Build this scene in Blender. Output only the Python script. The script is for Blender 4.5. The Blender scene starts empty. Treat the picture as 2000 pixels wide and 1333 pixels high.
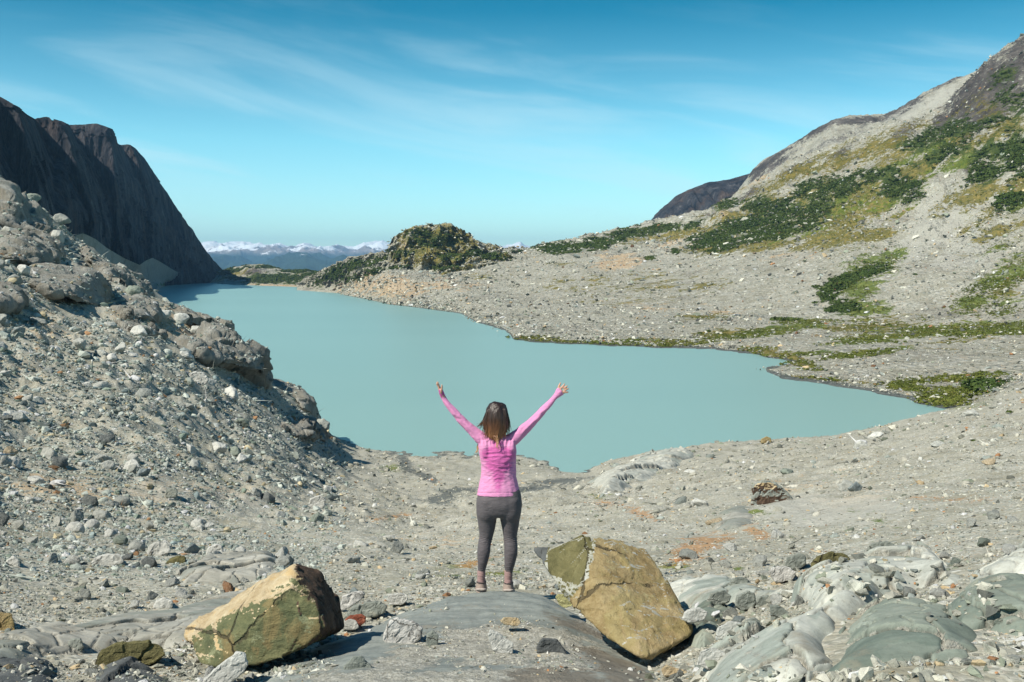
import bpy, bmesh, math, random
import numpy as np
from mathutils import Vector, Matrix, noise as mnoise

random.seed(7)
RNG = np.random.default_rng(11)
SC = bpy.context.scene
COL = SC.collection

# ------------------------------------------------------------------ camera
CAMZ = 22.0                      # metres above the lake
FPX = 2000.0                     # focal length in photo pixels (photo 2000 x 1333)
PITCH = math.atan(141.5 / FPX)   # horizon on row 525
cam_d = bpy.data.cameras.new("camera")
cam = bpy.data.objects.new("camera", cam_d)
COL.objects.link(cam)
cam.location = (0, 0, CAMZ)
cam.rotation_euler = (math.pi / 2 - PITCH, 0, 0)
cam_d.sensor_width = 36.0
cam_d.lens = 36.0
cam_d.clip_start = 0.1
cam_d.clip_end = 60000
SC.camera = cam

# ------------------------------------------------------------------ light, sky, exposure
SUN_TO = Vector((-0.53, -0.42, 0.735)).normalized()      # towards the sun: left of and behind the camera
sun_d = bpy.data.lights.new("sun", 'SUN')
sun_d.energy = 5.0
sun_d.angle = math.radians(0.5)
sun_d.color = (1.0, 0.95, 0.83)
sun = bpy.data.objects.new("sun", sun_d)
COL.objects.link(sun)
sun.rotation_euler = SUN_TO.to_track_quat('Z', 'Y').to_euler()
sun.location = (-40, -20, 80)

world = bpy.data.worlds.new("World")
SC.world = world
world.use_nodes = True
nt = world.node_tree
nt.nodes.clear()
wo = nt.nodes.new('ShaderNodeOutputWorld')
bg = nt.nodes.new('ShaderNodeBackground')
sky = nt.nodes.new('ShaderNodeTexSky')
sky.sky_type = 'NISHITA'
sky.sun_disc = False
sky.sun_elevation = math.asin(SUN_TO.z)
sky.sun_rotation = math.atan2(SUN_TO.x, SUN_TO.y)
sky.altitude = 1500
sky.air_density = 1.0
sky.dust_density = 0.6
sky.ozone_density = 2.2
bg.inputs['Strength'].default_value = 0.085
# thin cirrus streaks: a veil over the sky, in sky directions
tc = nt.nodes.new('ShaderNodeTexCoord')
sx = nt.nodes.new('ShaderNodeSeparateXYZ')
nt.links.new(tc.outputs['Generated'], sx.inputs[0])
def wmath(op, a, b=None, c=None):
    n = nt.nodes.new('ShaderNodeMath'); n.operation = op
    for i, v in enumerate((a, b, c)):
        if v is None: continue
        if isinstance(v, (int, float)): n.inputs[i].default_value = v
        else: nt.links.new(v, n.inputs[i])
    return n.outputs[0]
cy_ = wmath('MULTIPLY', wmath('ADD', sx.outputs[2], wmath('MULTIPLY', sx.outputs[0], 0.17)), 13.0)
cx_ = wmath('MULTIPLY', sx.outputs[0], 2.0)
cb = nt.nodes.new('ShaderNodeCombineXYZ')
nt.links.new(cx_, cb.inputs[0]); nt.links.new(cy_, cb.inputs[1]); nt.links.new(wmath('MULTIPLY', sx.outputs[1], 1.5), cb.inputs[2])
mp = nt.nodes.new('ShaderNodeMapping')
mp.inputs['Location'].default_value = (1.7, 0.6, 0.0)
nt.links.new(cb.outputs[0], mp.inputs[0])
n1 = nt.nodes.new('ShaderNodeTexNoise')
n1.inputs['Scale'].default_value = 1.25; n1.inputs['Detail'].default_value = 7
n1.inputs['Roughness'].default_value = 0.55; n1.inputs['Distortion'].default_value = 0.9
nt.links.new(mp.outputs[0], n1.inputs[0])
rmp = nt.nodes.new('ShaderNodeMapRange')
rmp.interpolation_type = 'SMOOTHSTEP'
rmp.inputs['From Min'].default_value = 0.42; rmp.inputs['From Max'].default_value = 0.72
rmp.inputs['To Min'].default_value = 0.0; rmp.inputs['To Max'].default_value = 0.34
nt.links.new(n1.outputs[0], rmp.inputs[0])
# the air is clearer overhead: sky colour graded towards teal as the picture was
tint = nt.nodes.new('ShaderNodeMix'); tint.data_type = 'RGBA'; tint.blend_type = 'MULTIPLY'
tint.inputs[0].default_value = 1.0
nt.links.new(sky.outputs[0], tint.inputs[6])
tr = nt.nodes.new('ShaderNodeValToRGB')
nt.links.new(sx.outputs[2], tr.inputs[0])
tr.color_ramp.elements[0].position = 0.0; tr.color_ramp.elements[0].color = (1.65, 1.95, 1.70, 1)
tr.color_ramp.elements[1].position = 0.24; tr.color_ramp.elements[1].color = (0.0, 0.74, 0.80, 1)
e_ = tr.color_ramp.elements.new(0.12); e_.color = (0.92, 1.66, 1.46, 1)
e_ = tr.color_ramp.elements.new(0.6); e_.color = (0.0, 0.50, 0.70, 1)
nt.links.new(tr.outputs[0], tint.inputs[7])
cm = nt.nodes.new('ShaderNodeMix'); cm.data_type = 'RGBA'
fadez = nt.nodes.new('ShaderNodeMapRange'); nt.links.new(sx.outputs[2], fadez.inputs[0])
for i_, v_ in enumerate((0.16, 0.25, 1.0, 0.06)): fadez.inputs[i_ + 1].default_value = v_
nt.links.new(wmath('MULTIPLY', rmp.outputs[0], fadez.outputs[0]), cm.inputs[0])
nt.links.new(tint.outputs[2], cm.inputs[6])
cm.inputs[7].default_value = (7.2, 9.4, 9.8, 1)
nt.links.new(cm.outputs[2], bg.inputs['Color'])
nt.links.new(bg.outputs[0], wo.inputs['Surface'])

SC.view_settings.view_transform = 'Standard'
SC.view_settings.look = 'None'
SC.view_settings.exposure = 0.45
SC.view_settings.gamma = 1.0
SC.render.engine = 'CYCLES'
SC.cycles.use_denoising = True
SC.cycles.max_bounces = 5
SC.cycles.diffuse_bounces = 3
SC.cycles.volume_bounces = 0

# ------------------------------------------------------------------ helpers: space
CP, SP = math.cos(PITCH), math.sin(PITCH)
def P(px, py, D):
    """world point at depth D (metres along y) seen at photo pixel px, py"""
    a = (px - 1000.0) / FPX; b = -(py - 666.5) / FPX
    d = (a, CP + b * SP, -SP + b * CP)
    k = D / d[1]
    return Vector((a * k, D, CAMZ + d[2] * k))
def zat(py, D):
    b = -(np.asarray(py, float) - 666.5) / FPX
    return CAMZ + np.asarray(D, float) * (-SP + b * CP) / (CP + b * SP)
def shoreD(py):
    b = -(np.asarray(py, float) - 666.5) / FPX
    return -CAMZ * (CP + b * SP) / (-SP + b * CP)
def pix(x, y, z):
    dz = np.asarray(z) - CAMZ
    depth = y * CP - dz * SP
    up = y * SP + dz * CP
    return 1000 + FPX * np.asarray(x) / depth, 666.5 - FPX * up / depth, depth

# ------------------------------------------------------------------ helpers: noise
_perm = np.random.default_rng(3).permutation(512).astype(np.int64)
_g = np.random.default_rng(5).normal(size=(512, 3)); _g /= np.linalg.norm(_g, axis=1)[:, None]
def perlin(p):
    p = np.asarray(p, float)
    i = np.floor(p).astype(np.int64); f = p - i
    u = f * f * f * (f * (f * 6 - 15) + 10)
    out = 0
    for dx in (0, 1):
        wx = u[..., 0] if dx else 1 - u[..., 0]
        for dy in (0, 1):
            wy = u[..., 1] if dy else 1 - u[..., 1]
            for dz in (0, 1):
                wz = u[..., 2] if dz else 1 - u[..., 2]
                h = _perm[(i[..., 0] + dx) & 511]
                h = _perm[(h + i[..., 1] + dy) & 511]
                h = _perm[(h + i[..., 2] + dz) & 511]
                g = _g[h]
                out = out + wx * wy * wz * (g[..., 0] * (f[..., 0] - dx) + g[..., 1] * (f[..., 1] - dy) + g[..., 2] * (f[..., 2] - dz))
    return out * 1.6
def fbm(p, oct=4, lac=2.03, gain=0.5, ridged=False):
    p = np.asarray(p, float); s = 0; a = 1.0
    for k in range(oct):
        n = perlin(p + 17.3 * k)
        s = s + a * ((1 - 2 * np.abs(n)) if ridged else n)
        p = p * lac; a *= gain
    return s
def facets(p, seed=0, tilt=1.0):
    """broken planes: each point takes the offset and slant of its nearest random cell"""
    p = np.asarray(p, float) + seed * 7.31; i = np.floor(p).astype(np.int64)
    best = np.full(len(p), 1e9); val = np.zeros(len(p))
    rng_t = np.random.default_rng(seed + 77); J = rng_t.uniform(0, 1, (512, 3)); G = rng_t.normal(0, tilt, (512, 3)); O = rng_t.uniform(-.5, .5, 512)
    for a in (-1, 0, 1):
        for b in (-1, 0, 1):
            for c in (-1, 0, 1):
                q = i + (a, b, c)
                h = _perm[(_perm[(_perm[q[:, 0] & 511] + q[:, 1]) & 511] + q[:, 2]) & 511]
                d = p - (q + J[h]); r2 = (d * d).sum(1); m = r2 < best
                best = np.where(m, r2, best); val = np.where(m, O[h] + (G[h] * d).sum(1), val)
    return val
def joints(x, y, seed):
    """jointed bedrock: per-cell height, distance to the joint, cell tone"""
    p = np.stack([x, y], -1) + seed * 3.7; i = np.floor(p).astype(np.int64)
    R = np.random.default_rng(seed + 9); J = R.uniform(.1, .9, (512, 2)); O = R.uniform(-.5, .5, 512); G = R.normal(0, .35, (512, 2)); T = R.uniform(0, 1, 512)
    f1 = np.full(len(p), 9e9); f2 = np.full(len(p), 9e9); val = np.zeros(len(p)); tone = np.zeros(len(p))
    for a in (-1, 0, 1):
        for b in (-1, 0, 1):
            q = i + (a, b); h = _perm[(_perm[q[:, 0] & 511] + q[:, 1]) & 511]
            d = p - (q + J[h]); r = np.hypot(d[:, 0], d[:, 1]); m = r < f1
            f2 = np.where(m, f1, np.minimum(f2, r)); f1 = np.where(m, r, f1)
            val = np.where(m, O[h] + (G[h] * d).sum(1), val); tone = np.where(m, T[h], tone)
    return val, f2 - f1, tone
def pts(x, y, z=0.0):
    x = np.asarray(x, float)
    return np.stack([x, np.broadcast_to(np.asarray(y, float), x.shape), np.broadcast_to(np.asarray(z, float), x.shape)], -1)
def sstep(a, b, x):
    t = np.clip((x - a) / (b - a), 0, 1); return t * t * (3 - 2 * t)

# ------------------------------------------------------------------ helpers: mesh and tags
def tag(o, label=None, cat=None, group=None, kind=None):
    for k, v in (('label', label), ('category', cat), ('group', group), ('kind', kind)):
        if v: o[k] = v
    return o
def mesh_np(name, verts, faces, mat=None, smooth=True, attrs=None, parent=None, link=True):
    """faces: (n,3) or (n,4) array"""
    me = bpy.data.meshes.new(name)
    verts = np.asarray(verts, np.float32); faces = np.asarray(faces, np.int32)
    n, k = faces.shape
    me.vertices.add(len(verts)); me.vertices.foreach_set('co', verts.ravel())
    me.loops.add(n * k); me.loops.foreach_set('vertex_index', faces.ravel())
    me.polygons.add(n)
    me.polygons.foreach_set('loop_start', np.arange(0, n * k, k, dtype=np.int32))
    me.polygons.foreach_set('use_smooth', np.full(n, smooth))
    me.update(calc_edges=True)
    for an, arr in (attrs or {}).items():
        arr = np.asarray(arr, np.float32)
        if arr.ndim == 1:
            at = me.attributes.new(an, 'FLOAT', 'POINT'); at.data.foreach_set('value', arr)
        else:
            at = me.attributes.new(an, 'FLOAT_COLOR', 'POINT')
            c = np.ones((len(arr), 4), np.float32); c[:, :3] = arr[:, :3]
            at.data.foreach_set('color', c.ravel())
    if mat: me.materials.append(mat)
    if not link: return me
    o = bpy.data.objects.new(name, me)
    COL.objects.link(o)
    if parent: o.parent = parent
    return o
def grid_faces(nr, nc):
    a = np.arange(nr * nc).reshape(nr, nc)
    return np.stack([a[:-1, :-1], a[:-1, 1:], a[1:, 1:], a[1:, :-1]], -1).reshape(-1, 4)

# ------------------------------------------------------------------ helpers: materials
class NT:
    def __init__(s, name):
        s.m = bpy.data.materials.new(name); s.m.use_nodes = True
        s.t = s.m.node_tree; s.t.nodes.clear()
        s.out = s.t.nodes.new('ShaderNodeOutputMaterial')
        s.b = s.t.nodes.new('ShaderNodeBsdfPrincipled')
        s.t.links.new(s.b.outputs[0], s.out.inputs[0])
    def link(s, a, b): s.t.links.new(a, b)
    def put(s, sock, v):
        if v is None: return
        if isinstance(v, bpy.types.NodeSocket): s.t.links.new(v, sock)
        elif isinstance(v, (tuple, list)) and len(v) == 3 and sock.type == 'RGBA': sock.default_value = (*v, 1)
        else: sock.default_value = v
    def coord(s, kind='Object'):
        return s.t.nodes.new('ShaderNodeTexCoord').outputs[kind]
    def pos(s):
        return s.t.nodes.new('ShaderNodeNewGeometry').outputs['Position']
    def mapping(s, v, scale=(1, 1, 1), rot=(0, 0, 0), loc=(0, 0, 0)):
        n = s.t.nodes.new('ShaderNodeMapping'); s.put(n.inputs[0], v)
        n.inputs['Scale'].default_value = scale; n.inputs['Rotation'].default_value = rot; n.inputs['Location'].default_value = loc
        return n.outputs[0]
    def noise(s, v, scale, detail=6, rough=0.6, dist=0.0, col=False):
        n = s.t.nodes.new('ShaderNodeTexNoise'); s.put(n.inputs['Vector'], v)
        n.inputs['Scale'].default_value = scale; n.inputs['Detail'].default_value = detail
        n.inputs['Roughness'].default_value = rough; n.inputs['Distortion'].default_value = dist
        return n.outputs['Color' if col else 'Fac']
    def voro(s, v, scale, feat='F1', out='Distance', rnd=1.0):
        n = s.t.nodes.new('ShaderNodeTexVoronoi'); s.put(n.inputs['Vector'], v); n.feature = feat
        n.inputs['Scale'].default_value = scale; n.inputs['Randomness'].default_value = rnd
        return n.outputs[out]
    def wave(s, v, scale, dist=4, detail=3, dscale=1.0):
        n = s.t.nodes.new('ShaderNodeTexWave'); s.put(n.inputs['Vector'], v)
        n.inputs['Scale'].default_value = scale; n.inputs['Distortion'].default_value = dist
        n.inputs['Detail'].default_value = detail; n.inputs['Detail Scale'].default_value = dscale
        return n.outputs['Fac']
    def math(s, op, a, b=None, c=None, clamp=False):
        n = s.t.nodes.new('ShaderNodeMath'); n.operation = op; n.use_clamp = clamp
        for i, v in enumerate((a, b, c)): s.put(n.inputs[i], v)
        return n.outputs[0]
    def rng(s, v, a, b, c=0.0, d=1.0, smooth=True):
        n = s.t.nodes.new('ShaderNodeMapRange'); n.interpolation_type = 'SMOOTHSTEP' if smooth else 'LINEAR'
        s.put(n.inputs[0], v)
        for i, q in enumerate((a, b, c, d)): s.put(n.inputs[i + 1], q)
        return n.outputs[0]
    def ramp(s, v, stops):
        n = s.t.nodes.new('ShaderNodeValToRGB'); s.put(n.inputs[0], v)
        e = n.color_ramp.elements
        while len(e) < len(stops): e.new(0.5)
        for i, (p, c) in enumerate(stops):
            e[i].position = p; e[i].color = (*c, 1)
        return n.outputs[0]
    def mix(s, f, a, b, mode='MIX'):
        n = s.t.nodes.new('ShaderNodeMix'); n.data_type = 'RGBA'; n.blend_type = mode
        s.put(n.inputs[0], f); s.put(n.inputs[6], a); s.put(n.inputs[7], b)
        return n.outputs[2]
    def attr(s, name, out='Fac'):
        n = s.t.nodes.new('ShaderNodeAttribute'); n.attribute_name = name
        return n.outputs[out]
    def bump(s, h, dist=0.05, strength=1.0, normal=None):
        n = s.t.nodes.new('ShaderNodeBump'); s.put(n.inputs['Height'], h)
        n.inputs['Distance'].default_value = dist; n.inputs['Strength'].default_value = strength
        if normal is not None: s.put(n.inputs['Normal'], normal)
        return n.outputs[0]
    def done(s, color, normal=None, rough=0.9, spec=0.25):
        s.put(s.b.inputs['Base Color'], color); s.put(s.b.inputs['Roughness'], rough)
        s.put(s.b.inputs['Specular IOR Level'], spec)
        if normal is not None: s.put(s.b.inputs['Normal'], normal)
        return s.m
# ================================================================== TERRAIN SHAPE
# near ground: rows of depth against columns of bearing; heights relative to the eye where given as z,
# otherwise from the row of the photograph where that spot shows
NCOL = [-700, -250, 0, 150, 300, 450, 540, 600, 650, 700, 800, 1000, 1150, 1200, 1400, 1600, 1800, 1900, 2000, 2250, 2700]
NROW = [4.5, 6, 9, 12, 17, 25, 35, 50, 70, 90, 110, 122, 135, 150, 170, 200, 260]
_T = {  # relative height z - CAMZ per row
 -700: [-2.2,-2.3,-2.6,-2.7,-2.9,-2.6,-1.2,  1, 4, 8, 13, 16, 19, 22, 23, 20, 12],
 -250: [-2.2,-2.4,-2.8,-3.0,-3.2,-3.4,-2.2, -.4, 3, 8, 14, 17.5, 21, 23, 22, 16, 8],
 0:    [-2.2,-2.45,-3.0,-3.6,-4.5,-5.7,-5.6,-4.2,-1.6, 1.8, 5.2, 7.4, 10.4, 13.6, 13.0, 8, -6],
 150:  [-2.2,-2.5,-3.05,-3.7,-4.6,-6.1,-6.3,-5.6,-4.0,-2.0, 0.4, 1.9, 3.4, 4.6, 2.5, -6, -24],
 300:  [-2.2,-2.5,-3.05,-3.7,-4.7,-6.3,-6.8,-6.8,-6.0,-4.9,-3.7,-3.3,-3.2, -5, -12, -24, -26],
 450: [-2.2,-2.5,-3.05,-3.7,-4.7,-6.4,-8.0,-9.1,-9.7,-9.8,-9.2,-8.8,-11, -16, -23, -26, -28],
 540: [-2.2,-2.5,-3.05,-3.6,-4.7,-6.5,-8.3,-10.2,-11.8,-13.0,-13.7,-14.3,-17.5,-21,-24,-26,-28],
 600: [-2.2,-2.5,-3.05,-3.6,-4.7,-6.5,-8.5,-11.2,-13.7,-15.5,-16.7,-17.0,-20.5, -24, -25,-26,-28],
 650: [-2.2,-2.5,-3.05,-3.6,-4.7,-6.5,-8.7,-11.7,-14.7,-17.2,-19.3,-20.3,-22.6, -24,-25,-26,-28],
 700:  [-2.2,-2.5,-3.05,-3.6,-4.7,-6.5,-8.9,-11.8,-15.2,-18.4,-20.6,-21.8,-22.8,-24,-25,-26,-28],
 800:  [-2.2,-2.5,-3.0,-3.6,-4.8,-6.7,-9.1,-12.2,-15.8,-19.1,-21.2,-22.0,-22.8,-24,-25,-26,-28],
 1000: [-2.2,-2.5,-3.0,-3.6,-4.7,-6.5,-8.7,-11.5,-15.1,-18.6,-21.2,-22.1,-23,-24,-25,-26,-28],
 1150: [-2.2,-2.5,-3.0,-3.55,-4.65,-6.4,-8.4,-11.0,-14.6,-18.4,-21.9,-22.8,-24,-25,-26,-27,-28],
 1200: [-2.2,-2.5,-2.95,-3.5,-4.6,-6.3,-8.3,-10.8,-14.2,-17.5,-20.8,-22.9,-24,-25,-26,-27,-28],
 1400: [-2.1,-2.35,-2.8,-3.4,-4.5,-6.0,-7.8,-10.2,-13.4,-16.2,-19.0,-22.5,-24,-25,-26,-27,-28],
 1600: [-1.9,-2.05,-2.65,-3.3,-4.3,-5.7,-7.35,-9.6,-12.6,-15.5,-18.3,-21.5,-24,-25,-26,-27,-28],
 1800: [-1.8,-1.95,-2.5,-3.1,-4.05,-5.3,-6.7,-8.7,-11.4,-13.9,-16.2,-17.8,-20.0,-22.0,-23.5,-25,-27],
 1900: [-1.8,-1.9,-2.4,-3.0,-3.95,-5.15,-6.4,-8.2,-10.6,-12.8,-14.9,-16.4,-18.6,-20.6,-22.3,-23.3,-24.5],
 2000: [-1.8,-1.85,-2.35,-2.95,-3.85,-5.0,-6.1,-7.8,-10.0,-12.0,-13.9,-15.1,-16.4,-17.6,-18.8,-20.4,-22.5],
 2250: [-1.7,-1.8,-2.2,-2.8,-3.6,-4.6,-5.4,-6.8,-8.6,-10.0,-11.6,-12.6,-13.5,-14.6,-16,-18,-21],
 2700: [-1.6,-1.7,-2.0,-2.4,-3.0,-3.6,-3.8,-4.2,-5,-5.6,-6.2,-6.4,-6.6,-7,-8,-10,-14],
}
NU = np.array([(c - 1000) / FPX for c in NCOL]); NL = np.log(np.array(NROW))
NZ = np.array([_T[c] for c in NCOL]).T                        # rows x cols
def hermite(xs, ys, x):
    """shape-keeping cubic along axis 0 of ys"""
    xs = np.asarray(xs, float); x = np.clip(x, xs[0], xs[-1])
    h = np.diff(xs); d = np.diff(ys, axis=0) / h.reshape(-1, *([1] * (ys.ndim - 1)))
    m = np.zeros_like(ys)
    m[1:-1] = np.where(d[:-1] * d[1:] > 0, 2 * d[:-1] * d[1:] / (d[:-1] + d[1:] + 1e-12), 0)
    m[0] = d[0]; m[-1] = d[-1]
    k = np.clip(np.searchsorted(xs, x) - 1, 0, len(xs) - 2)
    t = (x - xs[k]) / h[k]
    return k, t, h[k], m
_fineL = np.linspace(NL[0], NL[-1], 260); _fineU = np.linspace(NU[0], NU[-1], 520)
def _her(xs, ys, x):
    k, t, h, m = hermite(xs, ys, x)
    t = t[:, None]; h = h[:, None]
    return ((2*t**3-3*t**2+1)*ys[k] + (t**3-2*t**2+t)*h*m[k] + (-2*t**3+3*t**2)*ys[k+1] + (t**3-t**2)*h*m[k+1])
_Z1 = _her(NL, NZ, _fineL)
_Z2 = _her(NU, _Z1.T.copy(), _fineU).T
def bilin(Z, a, b, a0, a1, b0, b1):
    fa = np.clip((a - a0) / (a1 - a0), 0, 1) * (Z.shape[0] - 1.001); fb = np.clip((b - b0) / (b1 - b0), 0, 1) * (Z.shape[1] - 1.001)
    i = fa.astype(int); j = fb.astype(int); fa = fa - i; fb = fb - j
    return Z[i, j]*(1-fa)*(1-fb) + Z[i+1, j]*fa*(1-fb) + Z[i, j+1]*(1-fa)*fb + Z[i+1, j+1]*fa*fb
def ground_z(x, y):
    x = np.asarray(x, float); y = np.asarray(y, float)
    D = np.maximum(y, 4.5); u = x / D
    z = CAMZ + bilin(_Z2, np.log(D), u, NL[0], NL[-1], NU[0], NU[-1])
    px = 1000 + u * FPX
    left = sstep(760, 560, px) * sstep(22, 45, D)
    # lumps of the moraine, larger further off; ribs of rock on the left slope
    a = 0.010 * np.minimum(D, 60)
    z = z + a * fbm(pts(x / 4.1, y / 4.1), 4, gain=.4) * 0.5 * (1 + 0.5 * left)
    z = z + np.minimum(D, 60) * 0.0022 * fbm(pts(x / 1.1, y / 1.1, 4.0), 3)
    near_ = sstep(90, 60, D) + left
    z = z + np.minimum(D, 60) * 0.0030 * near_ * (fbm(pts(x / 2.3, y / 2.3, 2.0), 4, ridged=True) - 1)
    beach = sstep(620, 760, px) * sstep(1300, 1150, px) * sstep(70, 95, D)
    z = z + left * (0.9 * fbm(pts(x / 13, y / 13, 9), 4, ridged=True) - 0.9) * sstep(40, 110, D) * 0.8
    # shallow stream bed coming from the left and running down to the lake
    return z * (1 - 0) - beach * 0.05
# ================================================================== MATERIALS OF THE LAND
GREY_STONES = [(0.30,0.31,0.28), (0.36,0.37,0.335), (0.24,0.27,0.25), (0.42,0.42,0.385), (0.19,0.22,0.205), (0.33,0.325,0.285), (0.27,0.30,0.285)]
def land_material(name, near):
    """gravel, sand, bare rock, grass and dwarf shrubs, laid out by the mesh's own fields, broken up finely here"""
    n = NT(name); p = n.pos()
    big = n.noise(p, 0.11 if near else 0.02, 5, 0.62)
    mid = n.noise(p, 0.9 if near else 0.12, 6, 0.65)
    fine = n.noise(p, 9.0 if near else 0.9, 5, 0.75)
    base = n.ramp(n.math('ADD', n.math('MULTIPLY', big, 0.45), n.math('MULTIPLY', mid, 0.55)),
                  [(0.30, (0.20, 0.185, 0.138)), (0.46, (0.285, 0.27, 0.21)), (0.60, (0.36, 0.345, 0.275)), (0.78, (0.45, 0.435, 0.36))])
    # single stones of the gravel, three sizes
    s0 = 26.0 if near else 1.1
    c1 = n.voro(p, s0, 'F1', 'Color'); d1 = n.voro(p, s0)
    c2 = n.voro(p, s0 * 0.36, 'F1', 'Color'); d2 = n.voro(p, s0 * 0.36)
    sep = n.t.nodes.new('ShaderNodeSeparateColor'); n.link(c1, sep.inputs[0])
    sep2 = n.t.nodes.new('ShaderNodeSeparateColor'); n.link(c2, sep2.inputs[0])
    tone = n.ramp(sep.outputs[0], [(0.0, (0.19, 0.20, 0.18)), (0.3, (0.30, 0.295, 0.25)), (0.6, (0.40, 0.39, 0.34)), (0.9, (0.55, 0.545, 0.49)), (1.0, (0.40, 0.27, 0.17))])
    tone2 = n.ramp(sep2.outputs[1], [(0.0, (0.20, 0.22, 0.20)), (0.4, (0.33, 0.33, 0.29)), (0.8, (0.46, 0.46, 0.42)), (1.0, (0.62, 0.62, 0.58))])
    grav = n.rng(n.math('ADD', n.math('MULTIPLY', fine, 0.5), n.math('MULTIPLY', mid, 0.5)), 0.40, 0.58)
    col = n.mix(n.math('MULTIPLY', grav, 0.75 if near else 0.7), base, tone)
    pick = n.rng(sep2.outputs[0], 0.50, 0.56)
    col = n.mix(n.math('MULTIPLY', n.math('MULTIPLY', pick, n.rng(d2, 0.42, 0.25)), 0.85 if near else 0.75), col, tone2)
    if not near:
        rk = n.noise(n.mapping(p, (1, 1, 2.2)), 0.022, 8, 0.72); col = n.mix(n.math('MULTIPLY', n.rng(rk, 0.52, 0.66), 0.6), col, (0.17, 0.155, 0.13))
    WN1 = n.noise(p, 1.3 if near else 0.055, 8, 0.70); WN2 = n.noise(n.mapping(p, (1, 1, 2.5)), 9.0 if near else 0.33, 6, 0.72)
    # fields painted on the mesh: tan soil, dark rock, pale scree, olive grass, dark shrubs, water-dark gravel
    def field(nm, amp=0.55, lo=0.42, hi=0.58, sc=None):
        f = n.attr(nm)
        k = amp / 0.55
        w = n.math('ADD', n.math('MULTIPLY', n.math('SUBTRACT', WN1, 0.5), 2.3 * k), n.math('MULTIPLY', n.math('SUBTRACT', WN2, 0.5), 1.5 * k))
        return n.math('MULTIPLY', n.rng(n.math('ADD', f, w), lo, hi), n.rng(f, 0.06, 0.2))
    col = n.mix(n.math('MULTIPLY', field('tan'), 0.8), col, n.ramp(mid, [(0.3, (0.40, 0.27, 0.15)), (0.7, (0.52, 0.40, 0.26))]))
    vert = n.mapping(p, (1, 1, 0.22))
    streak = n.noise(vert, 0.35 if near else 0.05, 7, 0.72)
    rockc = n.ramp(streak, [(0.32, (0.032, 0.028, 0.027)), (0.48, (0.082, 0.072, 0.066)), (0.60, (0.145, 0.128, 0.114)), (0.76, (0.27, 0.25, 0.22))])
    col = n.mix(field('drock'), col, rockc)
    col = n.mix(n.math('MULTIPLY', field('scree'), 0.85), col, n.ramp(fine, [(0.3, (0.32, 0.31, 0.265)), (0.7, (0.43, 0.42, 0.37))]))
    sel = n.noise(p, 3.0 if near else 0.30, 3, 0.6)
    gcol = n.ramp(sel, [(0.3, (0.075, 0.082, 0.014)), (0.5, (0.150, 0.130, 0.024)), (0.72, (0.26, 0.19, 0.04))])
    col = n.mix(n.math('MULTIPLY', field('grass', 0.8), 0.92), col, gcol)
    g2 = n.ramp(sel, [(0.3, (0.06, 0.10, 0.014)), (0.6, (0.135, 0.165, 0.025)), (0.8, (0.225, 0.215, 0.048))])
    col = n.mix(n.math('MULTIPLY', field('green', 0.8), 0.92), col, g2)
    scol = n.ramp(sel, [(0.3, (0.030, 0.052, 0.012)), (0.55, (0.062, 0.085, 0.020)), (0.75, (0.12, 0.13, 0.035))])
    col = n.mix(field('shrub', 0.8), col, scol)
    col = n.mix(n.math('MULTIPLY', field('wet', 0.4), 0.85), col, (0.075, 0.088, 0.088))
    col = n.mix(n.math('MULTIPLY', field('rust', 0.7), 0.75), col, (0.36, 0.19, 0.075))
    h = n.math('ADD', n.math('MULTIPLY', d1, -0.6), n.math('ADD', n.math('MULTIPLY', n.math('MULTIPLY', d2, pick), -1.6), n.math('MULTIPLY', fine, 1.2)))
    h2 = n.math('MULTIPLY', streak, n.attr('drock'))
    nb = n.bump(h2, 0.8 if near else 9.0, 0.8)
    nrm = n.bump(h, 0.016 if near else 0.85, 0.85, nb)
    return n.done(col, nrm, 0.92, 0.2)
M_NEAR = land_material('moraine_gravel', True)
M_FAR = land_material('valley_slopes', False)

def cliff_material():
    n = NT('cliff_rock'); p = n.pos()
    v = n.mapping(p, (1, 1, 0.16))
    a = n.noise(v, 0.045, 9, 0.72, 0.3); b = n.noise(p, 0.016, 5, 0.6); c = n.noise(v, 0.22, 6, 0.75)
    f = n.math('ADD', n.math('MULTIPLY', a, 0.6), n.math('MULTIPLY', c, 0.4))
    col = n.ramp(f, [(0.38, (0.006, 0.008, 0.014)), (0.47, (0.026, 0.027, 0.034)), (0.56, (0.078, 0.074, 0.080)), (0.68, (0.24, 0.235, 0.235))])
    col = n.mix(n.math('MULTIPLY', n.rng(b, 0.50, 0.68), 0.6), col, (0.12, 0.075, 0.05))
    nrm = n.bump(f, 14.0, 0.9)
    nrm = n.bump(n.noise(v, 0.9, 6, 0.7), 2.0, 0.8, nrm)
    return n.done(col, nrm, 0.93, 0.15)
def mountain_material():
    n = NT('snowy_mountain'); p = n.pos()
    sz = n.t.nodes.new('ShaderNodeSeparateXYZ'); n.link(p, sz.inputs[0])
    a = n.noise(p, 0.0022, 8, 0.70); b = n.noise(p, 0.0006, 5, 0.55)
    hz = n.math('ADD', n.math('MULTIPLY', sz.outputs[2], 0.0024), n.math('ADD', n.math('MULTIPLY', a, 2.2), n.math('MULTIPLY', b, 0.7)))
    col = n.ramp(a, [(0.3, (0.16, 0.14, 0.13)), (0.5, (0.32, 0.26, 0.24)), (0.7, (0.48, 0.42, 0.40))])
    low = n.rng(sz.outputs[2], 260.0, 150.0)
    col = n.mix(low, col, (0.025, 0.045, 0.03))
    snow = n.rng(hz, 2.06, 2.20)
    col = n.mix(snow, col, (0.85, 0.87, 0.90))
    return n.done(col, n.bump(a, 60.0, 0.8), 0.9, 0.2)
M_CLIFF = cliff_material(); M_MTN = mountain_material()

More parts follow.
